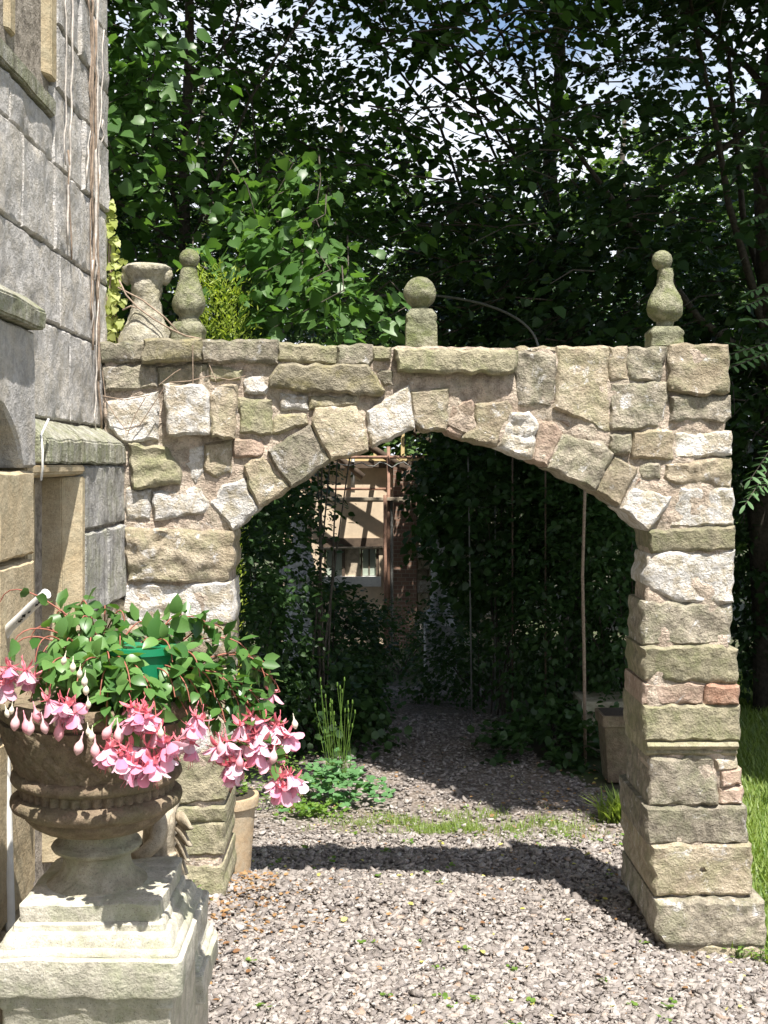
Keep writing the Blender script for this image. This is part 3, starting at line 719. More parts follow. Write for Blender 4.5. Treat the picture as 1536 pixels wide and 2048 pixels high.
urn = tag(empty('garden_urn', (UX, UY, .88)), 'large brown terracotta urn with basket weave and fluted band', 'urn')
sU = UY / F
def uz(y): return CAMZ + (VY - y) * sU
def ulathe(nm, prof, n, fn=None, sub=4, mt='urn'):
    pts = []
    for (a, ya), (b_, yb) in zip(prof, prof[1:]):
        k = max(1, int(math.hypot(b_ - a, yb - ya) / sub))
        pts += [(a + (b_ - a) * i / k, ya + (yb - ya) * i / k) for i in range(k)]
    pts.append(prof[-1])
    def f(r, z, a):
        q = Vector((math.cos(a) * r, math.sin(a) * r, z)) * 18
        r2 = r + noise.noise(q) * .003
        return fn(r2, z, a) if fn else r2
    v, fc = lathe([(r * sU, uz(y)) for r, y in pts], n, (UX, UY, 0), f)
    return put(nm, mesh(nm, v, fc, 1.0, M[mt]), urn)
def weave(r, z, a):
    zz = (1.34 - z) / .15
    u = a * 22 / (2 * math.pi); w1 = u + zz * 1.9; w2_ = u - zz * 1.9
    over = (math.floor(w1) + math.floor(w2_)) % 2
    w_ = w1 if over else w2_
    s = abs((w_ * 3) % 1 - .5) * 2
    edge = abs((w_ % 1) - .5) * 2
    return r + .007 * (1 - edge ** 4) + .003 * s - .004
def rimfn(r, z, a):
    ch = noise.noise(Vector((math.cos(a) * 5, math.sin(a) * 5, z * 9)))
    return r + (.010 * min(0, ch - .1))
ulathe('rim', [(168,1394),(178,1386),(192,1387),(198,1395),(198,1408),(192,1420),(182,1428),(176,1430),(168,1430)], 120, rimfn)
ulathe('bowl', [(160,1421),(188,1428),(183,1452),(170,1488),(158,1520),(154,1531)], 260, weave, 2.5)
ulathe('roll_moulding', [(150,1528),(160,1531),(167,1538),(168,1545),(163,1553),(152,1557)], 90)
ulathe('fluted_band', [(148,1554),(152,1557),(152,1578),(148,1582)], 264, lambda r, z, a: r - .008 * (0.5 + .5 * math.cos(44 * a)) ** 2)
ulathe('roll_moulding', [(148,1574),(158,1577),(167,1584),(169,1592),(165,1602),(152,1611),(140,1614)], 90)
ulathe('underbowl', [(136,1608),(144,1613),(142,1621),(130,1634),(112,1645),(94,1651),(82,1653),(74,1654)], 90)
ulathe('stem', [(66,1648),(70,1656),(69,1666),(74,1674),(85,1680),(89,1686),(85,1693),(73,1698),(68,1701),(66,1714),(68,1728),(76,1742),(90,1752),(98,1757),(98,1762),(60,1762)], 90, mt='urn_foot')
sv, sf = lathe([(.205, 1.292), (.20, 1.285), (.1, 1.284), (.02, 1.284)], 32, (UX, UY, 0)); put('soil', mesh('soil', sv, sf, None, M['soil']), urn)

# robed figures: stacked elliptic rings with folds
def robed(root, base, s, mat, seed, face=0.0, kneel=False):
    R = Matrix.Rotation(face, 3, 'Z'); B = Vector(base)
    rows = ([(0, 0, .20, .18), (.03, 0, .205, .19), (.10, 0, .19, .175), (.20, .0, .155, .14), (.28, .0, .125, .11), (.33, .0, .108, .09), (.345, .0, .112, .094), (.36, 0, .106, .088), (.43, .0, .118, .088), (.52, .005, .135, .085), (.58, .005, .125, .075), (.62, .0, .07, .06), (.645, -.005, .042, .045), (.67, -.01, .04, .044)]
            if kneel else
            [(0, 0, .17, .15), (.05, 0, .165, .145), (.25, 0, .14, .125), (.5, 0, .125, .11), (.75, 0, .12, .10), (.9, 0, .11, .092), (.98, .0, .115, .09), (1.1, 0, .13, .09), (1.2, .0, .135, .08), (1.25, 0, .10, .065), (1.29, -.005, .05, .048), (1.33, -.01, .045, .046)])
    n = 48; v, f = [], []; H = rows[-1][0]
    fine = []
    for (a, b_) in zip(rows, rows[1:]):
        fine += [tuple(x + (y - x) * t / 4 for x, y in zip(a, b_)) for t in range(4)]
    fine.append(rows[-1])
    for z, oy, a, b_ in fine:
        for k in range(n):
            th = 2 * math.pi * k / n
            fold = (1 - min(1, z / (H * .95))) * .9 + .12
            d = 1 + .13 * fold * math.sin(th * 9 + 3 * noise.noise(Vector((th, z * 6, seed)))) * (0.6 + noise.noise(Vector((math.cos(th) * 2, math.sin(th) * 2, z * 5 + seed))))
            v.append(B + R @ (Vector((a * d * math.cos(th), oy + b_ * d * math.sin(th), z)) * s))
    m = len(fine)
    f = [(i * n + k, i * n + (k + 1) % n, (i + 1) * n + (k + 1) % n, (i + 1) * n + k) for i in range(m - 1) for k in range(n)]
    f.append(tuple(range(n - 1, -1, -1))); f.append(tuple((m - 1) * n + k for k in range(n)))
    put('robe', mesh('robe', v, f, 3, mat), root)
    # head with brow, nose, chin and hair
    hv, hf = [], []; hz = H + .085
    for i in range(17):
        ph = math.pi * i / 16
        for k in range(24):
            th = 2 * math.pi * k / 24
            x, y, z = math.sin(ph) * math.cos(th) * .068, math.sin(ph) * math.sin(th) * .080, math.cos(ph) * .098
            if z < 0: x *= 1 + z * 2.2
            fr = max(0, -y / .08) * math.exp(-(x / .014) ** 2)
            y -= fr * .020 * math.exp(-((z + .012) / .022) ** 2)
            for ex in (-.026, .026): y += max(0, -y / .08) * .012 * math.exp(-((x - ex) / .013) ** 2 - ((z - .012) / .010) ** 2)
            y += max(0, -y / .08) * .005 * math.exp(-(x / .022) ** 2 - ((z + .045) / .005) ** 2)
            if y > -.02 or z > .055: x *= 1.1; y *= 1.06; z *= 1.03
            hv.append(B + R @ (Vector((x, y - .012, z + hz)) * s))
    hf = [(i * 24 + k, (i + 1) * 24 + k, (i + 1) * 24 + (k + 1) % 24, i * 24 + (k + 1) % 24) for i in range(16) for k in range(24)]
    put('head', mesh('head', hv, hf, 3, mat), root)
    sh = H * .86
    for sx in (-1, 1):
        mb = MB()
        pts = [Vector((sx * .105, 0, sh)), Vector((sx * .145, -.03, sh - .13)), Vector((sx * .12, -.11, sh - .21)), Vector((sx * .05, -.165, sh - .20))]
        mb.tube([B + R @ (p * s) for p in pts], [.05 * s, .045 * s, .042 * s, .038 * s], 12)
        mb.build('sleeve', mat, root, 3)
        mb = MB(); w0 = Vector((sx * .05, -.165, sh - .20))
        mb.tube([B + R @ (p * s) for p in (w0, w0 + Vector((-sx * .02, -.02, -.005)), w0 + Vector((-sx * .045, -.03, -.01)))], [.02 * s, .026 * s, .02 * s], 8)
        for q in range(5):
            st = w0 + Vector((-sx * .035, -.03, .018 - q * .011)); ln = [.03, .045, .05, .045, .035][q]
            mb.tube([B + R @ (p * s) for p in (st, st + Vector((-sx * ln * .5, -.012, .0)), st + Vector((-sx * ln, -.004, -.004)))], [.0075 * s, .007 * s, .005 * s], 6)
        mb.build('hand', mat, root, 3)
    # rope belt
    bz = .345 if kneel else .9
    mb = MB(); a, b_ = (.118, .10) if kneel else (.118, .10)
    ring = [Vector((a * math.cos(2 * math.pi * k / 40), b_ * math.sin(2 * math.pi * k / 40), bz + .003 * math.sin(k * 2.5))) for k in range(41)]
    mb.tube([B + R @ (p * s) for p in ring], .010 * s, 6, False)
    for dx in (.0, .018):
        mb.tube([B + R @ (Vector(p) * s) for p in ((dx - .01 + .05, -.092, bz), (dx + .045, -.125, bz - .09), (dx + .05, -.15, bz - .16 - dx * 2))], .008 * s, 6)
    mb.build('rope_belt', mat, root, 3)
    if kneel:
        for sx in (-1, 1):
            for q in range(4):
                mb = MB(); a0 = Vector((sx * .05, .085, H * .8 - q * .055)); L = .20 - q * .02
                dr = Vector((sx * (.92 - .06 * q), .25, .10 - .22 * q)).normalized()
                vv, ff = [], []
                for i in range(7):
                    t = i / 6; wd = .044 * math.sin(math.pi * (.12 + .85 * t)) + .004
                    for dz_, dy in ((wd, 0), (0, -.014), (-wd, 0), (0, .014)):
                        vv.append(B + R @ ((a0 + dr * L * t + Vector((0, dy, dz_ - .03 * t * t))) * s))
                ff = [(i * 4 + k, i * 4 + (k + 1) % 4, i * 4 + 4 + (k + 1) % 4, i * 4 + 4 + k) for i in range(6) for k in range(4)] + [(3, 2, 1, 0), (24, 25, 26, 27)]
                mb.add(vv, ff); mb.build('wing_feather', mat, root, 3)
st1 = tag(empty('robed_statue', (SX, SY, .60)), 'small pale robed stone statue with rope belt behind the urn', 'statue')
robed(st1, (SX + .025, SY - .02, .60), .53, M['statue'], 5, math.radians(-72), True)

# ------------------------------------------------------------------ pots and handrail
def pot(root, c, r, h, mat, rim=.045, soil=True):
    prof = [(r * .86, h), (r, h), (r * 1.02, h - .008), (r * 1.0, h - rim), (r * .9, h - rim - .006), (r * .72, 0.0), (r * .5, 0.0)]
    v, f = lathe(prof, 40, c); put('pot_body', mesh('pot_body', v, f, .6, mat), root)
    v, f = lathe([(r * .88, h + .001), (r * .4, h + .006), (.002, h + .006)], 24, c); put('soil', mesh('soil', v, f, None, M['soil']), root)
pc = P(456, 1745, 5.55); pc.z = gz(pc.x, 5.55) - .01
p1 = tag(empty('flower_pot', pc), 'tall cream and terracotta flower pot standing behind the left pier', 'flower pot')
pot(p1, pc, .143, 1.9 + (930 - 1588) * 5.55 / F - pc.z, M['terracotta'])

gpt = tag(empty('plastic_pot', (-.615, 2.99, 1.30)), 'green plastic nursery pot among the fuchsia leaves in the urn', 'flower pot')
v, f = lathe([(.085, .165), (.098, .165), (.098, .148), (.09, .146), (.074, 0), (.06, 0)], 40, (-.565, 2.93, 1.292)); put('pot_body', mesh('pot_body', v, f, .6, M['green_plastic']), gpt)
v, f = lathe([(.088, .142), (.04, .148), (.002, .148)], 24, (-.565, 2.93, 1.292)); put('soil', mesh('soil', v, f, None, M['soil']), gpt)

rail = tag(empty('bent_handrail', P(22, 1900, 3.3)), 'bent white handrail pipe with peeling paint left of the urn', 'handrail')
mb = MB(); pts = [P(24, 2060, 3.3), P(22, 1880, 3.3), P(14, 1600, 3.3), P(4, 1330, 3.3), P(4, 1295, 3.3), P(8, 1272, 3.29), P(20, 1255, 3.27), P(38, 1238, 3.25), P(64, 1213, 3.22), P(93, 1187, 3.18)]
pts[0].z = gz(pts[0].x, 3.3) - .02
mb.tube(pts, [.013] * 4 + [.0135] * 6, 12); mb.build('rail_pipe', M['white_metal'], rail, 1.2)
mb = MB(); e = P(93, 1187, 3.18); e0 = P(90, 1189.5, 3.183)
mb.tube([e0, e], .0145, 12); mb.build('pipe_end', M['white_metal'], rail, 1.2)
rgp = random.Random(4)
for i in range(9):
    t = rgp.random(); a = P(30, 1246, 3.26).lerp(P(88, 1191, 3.185), t)
    mb = MB(); d = (P(93, 1187, 3.18) - P(20, 1255, 3.27)).normalized()
    sd_ = Vector((0.2, -.95, -.35 + rgp.uniform(-.5, .5))).normalized(); up_ = d.cross(sd_).normalized()
    L = rgp.uniform(.005, .014); W = rgp.uniform(.003, .006); c = a + sd_ * .0128
    mb.add([c - d * L, c + up_ * W - sd_ * .001, c + d * L, c - up_ * W - sd_ * .001, c + sd_ * .0012], [(0, 1, 4), (1, 2, 4), (2, 3, 4), (3, 0, 4)])
    mb.build('paint_chip', M['dark_glass'], rail)
cab = MB(); cab.tube([P(72, 838, 3.76) + Vector((.04, 0, 0)), P(82, 870, 3.72), P(85, 900, 3.7), P(85, 935, 3.7), P(82, 960, 3.72)], .004, 6)
tag(cab.build('loose_cable', M['white_metal'], None, 1.5), 'short loose white cable hanging over the plinth cap', 'cable')

# ------------------------------------------------------------------ leaves, sprays, trees
def unit(a): return a / np.maximum(np.linalg.norm(a, axis=-1, keepdims=True), 1e-9)
LEAF = {
 'lime': (np.array([(0,0,0),(-.40,.06,.05),(-.47,.48,.08),(0,1.05,-.10),(.47,.48,.08),(.40,.06,.05)]), [(0,3,2,1),(0,5,4,3)]),
 'oval': (np.array([(0,0,0),(-.24,.22,.04),(-.28,.6,.05),(0,1,-.06),(.28,.6,.05),(.24,.22,.04)]), [(0,3,2,1),(0,5,4,3)]),
 'fan': (np.array([(0,0,0),(-.5,.25,.06),(-.42,.75,.08),(0,.9,-.02),(.42,.75,.08),(.5,.25,.06)]), [(0,3,2,1),(0,5,4,3)]),
 'narrow': (np.array([(0,0,0),(-.12,.3,.02),(-.10,.7,.02),(0,1,-.03),(.10,.7,.02),(.12,.3,.02)]), [(0,3,2,1),(0,5,4,3)]),
 'blade': (np.array([(-.05,0,0),(.05,0,0),(.035,.55,.06),(-.035,.55,.06),(.0,1.0,.25),(-.004,1.0,.25)]), [(0,1,2,3),(3,2,4,5)]),
}
LEAF['limehd'] = (np.array([(0,0,0),(0,.32,0),(0,.68,-.05),(0,1.1,-.14),(.30,-.07,.03),(.50,.28,.07),(.37,.66,.03),(.05,1.03,-.11),(-.30,-.07,.03),(-.50,.28,.07),(-.37,.66,.03),(-.05,1.03,-.11)]), [(0,4,5,1),(1,5,6,2),(2,6,7,3),(0,1,9,8),(1,2,10,9),(2,3,11,10)])
def frames(tip, nrm):
    y = unit(tip); z = unit(nrm - y * (nrm * y).sum(-1, keepdims=True)); x = np.cross(y, z)
    return np.stack([x, y, z], -1)            # columns
def leaves_np(name, pos, tip, nrm, size, kind, mat):
    tv, tf = LEAF[kind]; R = frames(tip, nrm); n = len(pos)
    v = pos[:, None, :] + np.einsum('nij,kj->nki', R, tv) * size[:, None, None]
    f = (np.array(tf)[None] + (np.arange(n) * len(tv))[:, None, None]).reshape(-1, 4)
    return mesh_np(name, v.reshape(-1, 3), f, mat)

def spray_leaves(o, d, L, n, size, rg, droop=.35, flat=.4):
    """o,d (m,3): twig starts and directions -> leaf pos, tip, normal, size"""
    m = len(o); t = (np.arange(n)[None] + rg.uniform(0, 1, (m, n))) / n
    side = unit(np.cross(d, np.array([0, 0, 1.0]))); s = np.where(np.arange(n) % 2 == 0, 1, -1)[None, :, None]
    pos = o[:, None] + d[:, None] * (L[:, None] * t)[..., None]
    pos[..., 2] -= droop * L[:, None] * t * t
    pos += rg.normal(0, .035, pos.shape)
    tip = d[:, None] * .55 + side[:, None] * s * rg.uniform(.5, 1.1, (m, n))[..., None] + rg.normal(0, .35, (m, n, 3)); tip[..., 2] -= .45
    nrm = np.array([0, 0, 1.0]) + d[:, None] * .25 + rg.normal(0, flat, (m, n, 3))
    sz = size * rg.uniform(.45, 1.25, (m, n))
    return pos.reshape(-1, 3), tip.reshape(-1, 3), nrm.reshape(-1, 3), sz.ravel()

def proj(p): return VX + F * p[:, 0] / p[:, 1], VY - F * (p[:, 2] - CAMZ) / p[:, 1]

def shade_ok(p, rg):
    """canopy openings: keep the sun on the forecourt, on the hanging lime sprays, on the far house"""
    X, Y, Z = p.T; ok = np.ones(len(p), bool); u = rg.uniform(0, 1, len(p))
    h = Z + .15; xs, ys = X - .16 * h, Y + .45 * h
    edge = 7.4 + .5 * np.exp(-((xs + .2) / .45) ** 2) + .35 * np.sin(xs * 3.1 + 1) + .2 * np.sin(xs * 7.3)
    ok &= ~((ys < edge) & (xs > -3.2) & (xs < 4.2))
    ok &= ~((ys < edge + .8) & (u < .35 - .35 * (ys - edge) / .8))
    for cx, cy, cz, r, pr in ((-.45, 6.9, 3.1, .75, .97), (-1.25, 6.4, 3.9, .55, .85), (.1, 6.9, 2.7, .5, .85), (-.85, 6.5, 2.5, .5, .98), (-.6, 8.4, 2.4, .8, .5), (1.0, 20, 7, 3.0, .5), (4.2, 11.6, -.2, 1.3, .8), (2.6, 6.4, 1.6, .7, .9)):
        k = Z - cz; a, b_ = X - .16 * k, Y + .45 * k
        ok &= ~((k > .2) & ((a - cx) ** 2 + (b_ - cy) ** 2 < r * r) & (u < pr))
    t = (19 - Y) / .45; a, b_ = X - .16 * t, Z - t
    ok &= ~((t > 0) & (a > -1.8) & (a < 2.6) & (b_ > -.8) & (b_ < 4.0))
    return ok
def view_ok(p, rg, lev=.72):
    px, py = proj(p); u = rg.uniform(0, 1, len(p)); Y = p[:, 1]
    ok = ~((Y < 5.9) & (py > -40))
    ok &= ~((px > 430) & (px < 1320) & (py > 800) & (py < 1700))
    gap = np.exp(-(((px - 915 + (py - 230) * .25) / 140) ** 2 + ((py - 215) / 185) ** 2))
    gap = np.maximum(gap, 1.1 * np.exp(-(((px - 515) / 75) ** 2 + ((py - 15) / 55) ** 2)))
    gap = np.maximum(gap, .85 * np.exp(-(((px - 990) / 60) ** 2 + ((py - 70) / 60) ** 2)))
    ok &= ~(u < np.minimum(gap * lev, .96))
    ok &= ~((px > 1180) & (px < 1300) & (py > 500) & (py < 690) & (Y < 8))
    return ok

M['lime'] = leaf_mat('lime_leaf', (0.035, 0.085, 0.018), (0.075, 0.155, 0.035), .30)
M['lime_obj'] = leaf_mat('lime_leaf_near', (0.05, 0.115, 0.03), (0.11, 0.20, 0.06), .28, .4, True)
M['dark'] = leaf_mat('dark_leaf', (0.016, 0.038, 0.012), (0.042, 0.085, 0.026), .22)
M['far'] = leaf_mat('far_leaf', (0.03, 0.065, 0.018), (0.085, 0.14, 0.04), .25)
M['shrub'] = leaf_mat('shrub_leaf', (0.02, 0.05, 0.014), (0.05, 0.10, 0.03), .25)
M['box'] = leaf_mat('box_leaf', (0.03, 0.07, 0.025), (0.07, 0.13, 0.045), .2)
M['gold'] = leaf_mat('golden_conifer', (0.17, 0.24, 0.04), (0.34, 0.40, 0.08), .35)
M['ivy'] = leaf_mat('ivy_leaf', (0.28, 0.33, 0.08), (0.45, 0.48, 0.18), .35, .5, True)
M['rowan'] = leaf_mat('rowan_leaf', (0.07, 0.15, 0.06), (0.13, 0.23, 0.10), .25)
M['grassy'] = leaf_mat('grass_blade', (0.09, 0.16, 0.03), (0.24, 0.30, 0.08), .3)
M['columbine'] = leaf_mat('columbine_leaf', (0.07, 0.18, 0.07), (0.14, 0.27, 0.11), .25)
M['weed'] = leaf_mat('weed_leaf', (0.09, 0.18, 0.03), (0.18, 0.28, 0.06), .3)

def limb(mb, a, b_, r0, r1, rg, n=7, sides=7, wig=.06):
    a, b_ = Vector(a), Vector(b_); L = (b_ - a).length; pts, rr = [], []
    for i in range(n + 1):
        t = i / n; p = a.lerp(b_, t)
        if 0 < i < n: p += Vector((rg.normal(0, wig * L * .3), rg.normal(0, wig * L * .3), rg.normal(0, wig * L * .2)))
        pts.append(p); rr.append(r0 + (r1 - r0) * t)
    mb.tube(pts, rr, sides)

def in_ell(n, c, r, rg, shell=.55):
    d = unit(rg.normal(0, 1, (n, 3))); q = rg.uniform(shell ** 3, 1, (n, 1)) ** (1 / 3)
    return np.array(c) + d * q * np.array(r), d

def tree(name, label, base, h, r0, ells, nsp, size, kind, mat, seed, group=None, cat='tree', per=15, L=.75, bough=5, shade=True, extra=None, top=None):
    rg = np.random.default_rng(seed)
    base = Vector(base); base.z = gz(base.x, base.y); root = tag(empty(name, base), label, cat, group)
    O, D = [], []
    tot = sum(e[1][0] * e[1][1] * e[1][2] for e in ells)
    for c, r in ells:
        k = int(nsp * r[0] * r[1] * r[2] / tot)
        o, d = in_ell(k, c, r, rg)
        hd = o - np.array([base.x, base.y, 0]); hd[:, 2] = 0
        d = unit(unit(hd) * .8 + d * .5 + rg.normal(0, .35, d.shape)); d[:, 2] *= .4
        O.append(o); D.append(unit(d))
    o = np.concatenate(O); d = np.concatenate(D)
    e = o + d * L * .5
    ok = (o[:, 2] > .3)
    if shade: ok &= shade_ok(e, rg) & view_ok(e, rg)
    if extra: ok &= extra(o, rg)
    o, d = o[ok], d[ok]
    p, t, nn, s = spray_leaves(o, d, rg.uniform(.6, 1.2, len(o)) * L, per, size, rg)
    if shade:
        k = view_ok(p, rg, .42) & ~((p[:, 1] < 5.6) & (proj(p)[1] > -20)); p, t, nn, s = p[k], t[k], nn[k], s[k]
    put('crown', leaves_np('crown', p, t, nn, s, kind, mat), root)
    if top:  # unseen extra crown above the view, added to deepen the shade below
        o2, d2 = in_ell(top[2], top[0], top[1], rg, .2); d2 = unit(d2 + rg.normal(0, .4, d2.shape)); d2[:, 2] *= .4; d2 = unit(d2)
        k2 = shade_ok(o2, rg) & view_ok(o2, rg) & (proj(o2)[1] < -60); o2, d2 = o2[k2], d2[k2]
        p, t, nn, s = spray_leaves(o2, d2, np.full(len(o2), 1.0), 14, .17, rg); k2 = shade_ok(p, rg) & (proj(p)[1] < 0)
        put('shade_crown', leaves_np('shade_crown', p[k2], t[k2], nn[k2], s[k2], kind, mat), root)
    mb = MB(); top = base + Vector((rg.normal(0, .3), rg.normal(0, .3), h))
    limb(mb, base - Vector((0, 0, .2)), top, r0, r0 * .25, rg, 10, 9, .02)
    mb.build('trunk', M['bark'], root, 3)
    mb = MB()
    for i in range(bough):
        z = h * (.3 + .6 * i / bough); a = base.lerp(top, z / h)
        j = rg.integers(0, len(o)) if len(o) else 0
        for _ in range(3):
            q = Vector(o[rg.integers(0, len(o))])
            limb(mb, a, q, r0 * .22 * (1 - .5 * i / bough), .006, rg, 6, 5, .08)
    for q in range(0, len(o), 3):   # twigs carrying the sprays
        a = Vector(o[q]); b_ = a + Vector(d[q]) * L * .9 - Vector((0, 0, .2 * L))
        mb.tube([a, a.lerp(b_, .5) + Vector((0, 0, .05)), b_], [.008, .006, .003], 4, False)
    mb.build('branch', M['bark'], root, 3)
    return root, o

# the three big trees overhanging the back of the wall
lime, _ = tree('lime_tree', 'lime tree with bright hanging sprays behind the middle of the wall', (-1.42, 9.2, -.19), 9.0, .07,
     [((-1.0, 8.6, 5.4), (2.4, 2.2, 2.4)), ((-.3, 8.3, 8.2), (3.0, 3.6, 2.2)), ((-2.6, 7.4, 4.6), (1.6, 1.4, 2.2))], 3000, .088, 'lime', M['lime'], 1, 'large trees behind the archway', top=((0.2, 6.3, 8.2), (3.4, 3.2, 1.8), 1900))
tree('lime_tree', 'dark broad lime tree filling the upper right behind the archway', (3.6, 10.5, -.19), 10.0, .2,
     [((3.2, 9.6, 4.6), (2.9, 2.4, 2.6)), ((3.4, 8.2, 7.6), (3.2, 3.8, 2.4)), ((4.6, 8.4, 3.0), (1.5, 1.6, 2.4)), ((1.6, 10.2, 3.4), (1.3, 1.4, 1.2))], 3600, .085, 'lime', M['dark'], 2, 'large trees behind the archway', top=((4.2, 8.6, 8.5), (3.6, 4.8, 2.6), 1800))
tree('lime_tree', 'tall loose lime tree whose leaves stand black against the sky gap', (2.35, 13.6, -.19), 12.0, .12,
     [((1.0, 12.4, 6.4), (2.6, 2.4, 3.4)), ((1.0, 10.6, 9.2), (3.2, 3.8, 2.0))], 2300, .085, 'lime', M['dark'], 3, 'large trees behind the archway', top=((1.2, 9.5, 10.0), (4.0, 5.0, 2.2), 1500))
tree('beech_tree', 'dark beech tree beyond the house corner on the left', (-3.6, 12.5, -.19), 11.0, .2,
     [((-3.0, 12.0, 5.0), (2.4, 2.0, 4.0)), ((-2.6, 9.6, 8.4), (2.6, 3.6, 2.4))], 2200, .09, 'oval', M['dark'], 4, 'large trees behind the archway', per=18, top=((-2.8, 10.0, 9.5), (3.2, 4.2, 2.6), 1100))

# wood behind
def far_top(o, rg):
    px, py = proj(o); ok = rg.uniform(0, 1, len(o)) > 0
    lim = np.where(px < 790, 95 + 40 * np.sin(px * .02), np.where(px < 1020, 430 + 60 * np.sin(px * .03), 40))
    return ok & (py > lim)
FT = [(-7.5, 24, 12, 'leafy tree in the wood, nearest the house corner'), (-3.8, 27, 12.5, 'tall leafy tree in the wood behind the pear finial'), (-.6, 29, 12, 'pale green tree in the wood left of the sky gap'),
      (2.4, 28, 8, 'lower tree in the wood beneath the sky gap'), (5.6, 26, 11, 'dark tree in the wood right of the sky gap'), (8.6, 22, 11, 'dark tree in the wood behind the right finial'), (11.8, 25, 12, 'outermost dark tree in the wood on the right')]
for i, (x, y, h, lb) in enumerate(FT):
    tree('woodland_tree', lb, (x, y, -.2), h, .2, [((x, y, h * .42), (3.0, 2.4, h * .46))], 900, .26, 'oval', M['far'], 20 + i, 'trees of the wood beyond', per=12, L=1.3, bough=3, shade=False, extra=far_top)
for i, (x, y, h, lb) in enumerate(((-2.6, 16, 5.2, 'dark understorey tree left of the far house'), (5.2, 15, 5.6, 'dark understorey tree behind the right pier'), (2.9, 18, 5.0, 'dark understorey tree right of the far house'))):
    tree('understorey_tree', lb, (x, y, -.2), h, .07, [((x, y, h * .52), (1.7, 1.3, h * .48))], 800, .13, 'oval', M['dark'], 40 + i, 'understorey trees', per=14, L=.8, bough=3, shade=False,
         extra=lambda o, rg: ~((proj(o)[0] > 590) & (proj(o)[0] < 900) & (proj(o)[1] > 820)))

# near lime sprays: every leaf its own part
def leaf_obj_mesh(name, kind_pts, mat, curl=.10, fold=.10):
    """detailed leaf: outline [(x,y)] right half from base to tip -> curved mesh"""
    v, f = [], []; n = len(kind_pts)
    for x, y in kind_pts: v.append((0, y, -curl * y * y))
    for sgn in (1, -1):
        for x, y in kind_pts: v.append((sgn * x, y, -curl * y * y + fold * x))
    for i in range(n - 1):
        f.append((i, n + i, n + i + 1, i + 1)); f.append((i, i + 1, 2 * n + i + 1, 2 * n + i))
    me = bpy.data.meshes.new(name); me.from_pydata(v, [], f); me.update(); me.polygons.foreach_set('use_smooth', [True] * len(me.polygons)); me.materials.append(mat)
    return me
def leaf_objects(name, me, pos, tip, nrm, size, parent):
    R = frames(tip, nrm); pi = Matrix.Translation(-parent.location)
    for p, r, s in zip(pos, R, size):
        o = bpy.data.objects.new(name, me); COL.objects.link(o); o.parent = parent; o.matrix_parent_inverse = pi
        o.matrix_basis = Matrix.Translation(Vector(p)) @ Matrix([list(a) for a in r]).to_4x4() @ Matrix.Scale(float(s), 4)
limeleaf = leaf_obj_mesh('leaf', [(.02, 0), (.30, -.06), (.46, .12), (.50, .36), (.38, .64), (.20, .86), (.0, 1.08)], M['lime_obj'])
rg = np.random.default_rng(77)
SPX = [(450,420,7.1),(500,390,7.0),(545,375,7.1),(595,400,7.1),(520,440,6.9),(570,450,6.8),(625,440,7.0),(500,500,6.8),(550,505,6.7),(610,500,6.8),(655,480,7.0),(470,545,6.7),(520,560,6.7),(575,555,6.6),(635,560,6.7),(690,545,6.9),(600,600,6.6),(660,605,6.7),(720,595,6.8),(745,625,6.9),
       (245,70,6.3),(290,40,6.4),(330,80,6.4),(285,120,6.3),(245,165,6.2),(300,175,6.4),(235,240,6.2),(280,215,6.3),(245,320,6.2)]
O = np.array([P(*q) for q in SPX]); D = rg.normal(0, .6, (len(O), 3)); D[:, 1] -= .35; D[:, 2] = -.15; D = unit(D)
p, t, nn, s = spray_leaves(O - D * .2, D, np.full(len(O), .42), 10, .088, rg, .6, .45)
nn[:, 1] -= .45
leaf_objects('leaf', limeleaf, p, t, nn, s, lime)
O2 = np.repeat(O, 4, 0) + rg.normal(0, .13, (len(O) * 4, 3)); D2 = unit(np.repeat(D, 4, 0) + rg.normal(0, .5, (len(O) * 4, 3))); D2[:, 2] *= .4
p, t, nn, s = spray_leaves(O2 - D2 * .2, D2, np.full(len(O2), .4), 9, .08, rg, .6, .5); nn[:, 1] -= .4
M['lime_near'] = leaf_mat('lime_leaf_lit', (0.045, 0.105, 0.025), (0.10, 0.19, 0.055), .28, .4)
nf = put('near_foliage', leaves_np('near_foliage', p, t, nn, s, 'limehd', M['lime_near']), lime); nf['kind'] = 'stuff'
mb = MB()
for q in range(len(O)):
    a = Vector(O[q] - D[q] * .25); up = a + Vector((rg.normal(-.15, .12), .7, rg.uniform(.05, .3)))
    mb.tube([up, up.lerp(a, .5) + Vector((0, 0, .12)), a, a + Vector(D[q]) * .4 - Vector((0, 0, .12))], [.006, .005, .0035, .0015], 5, False)
mb.build('hanging_branch', M['bark'], lime, 3)

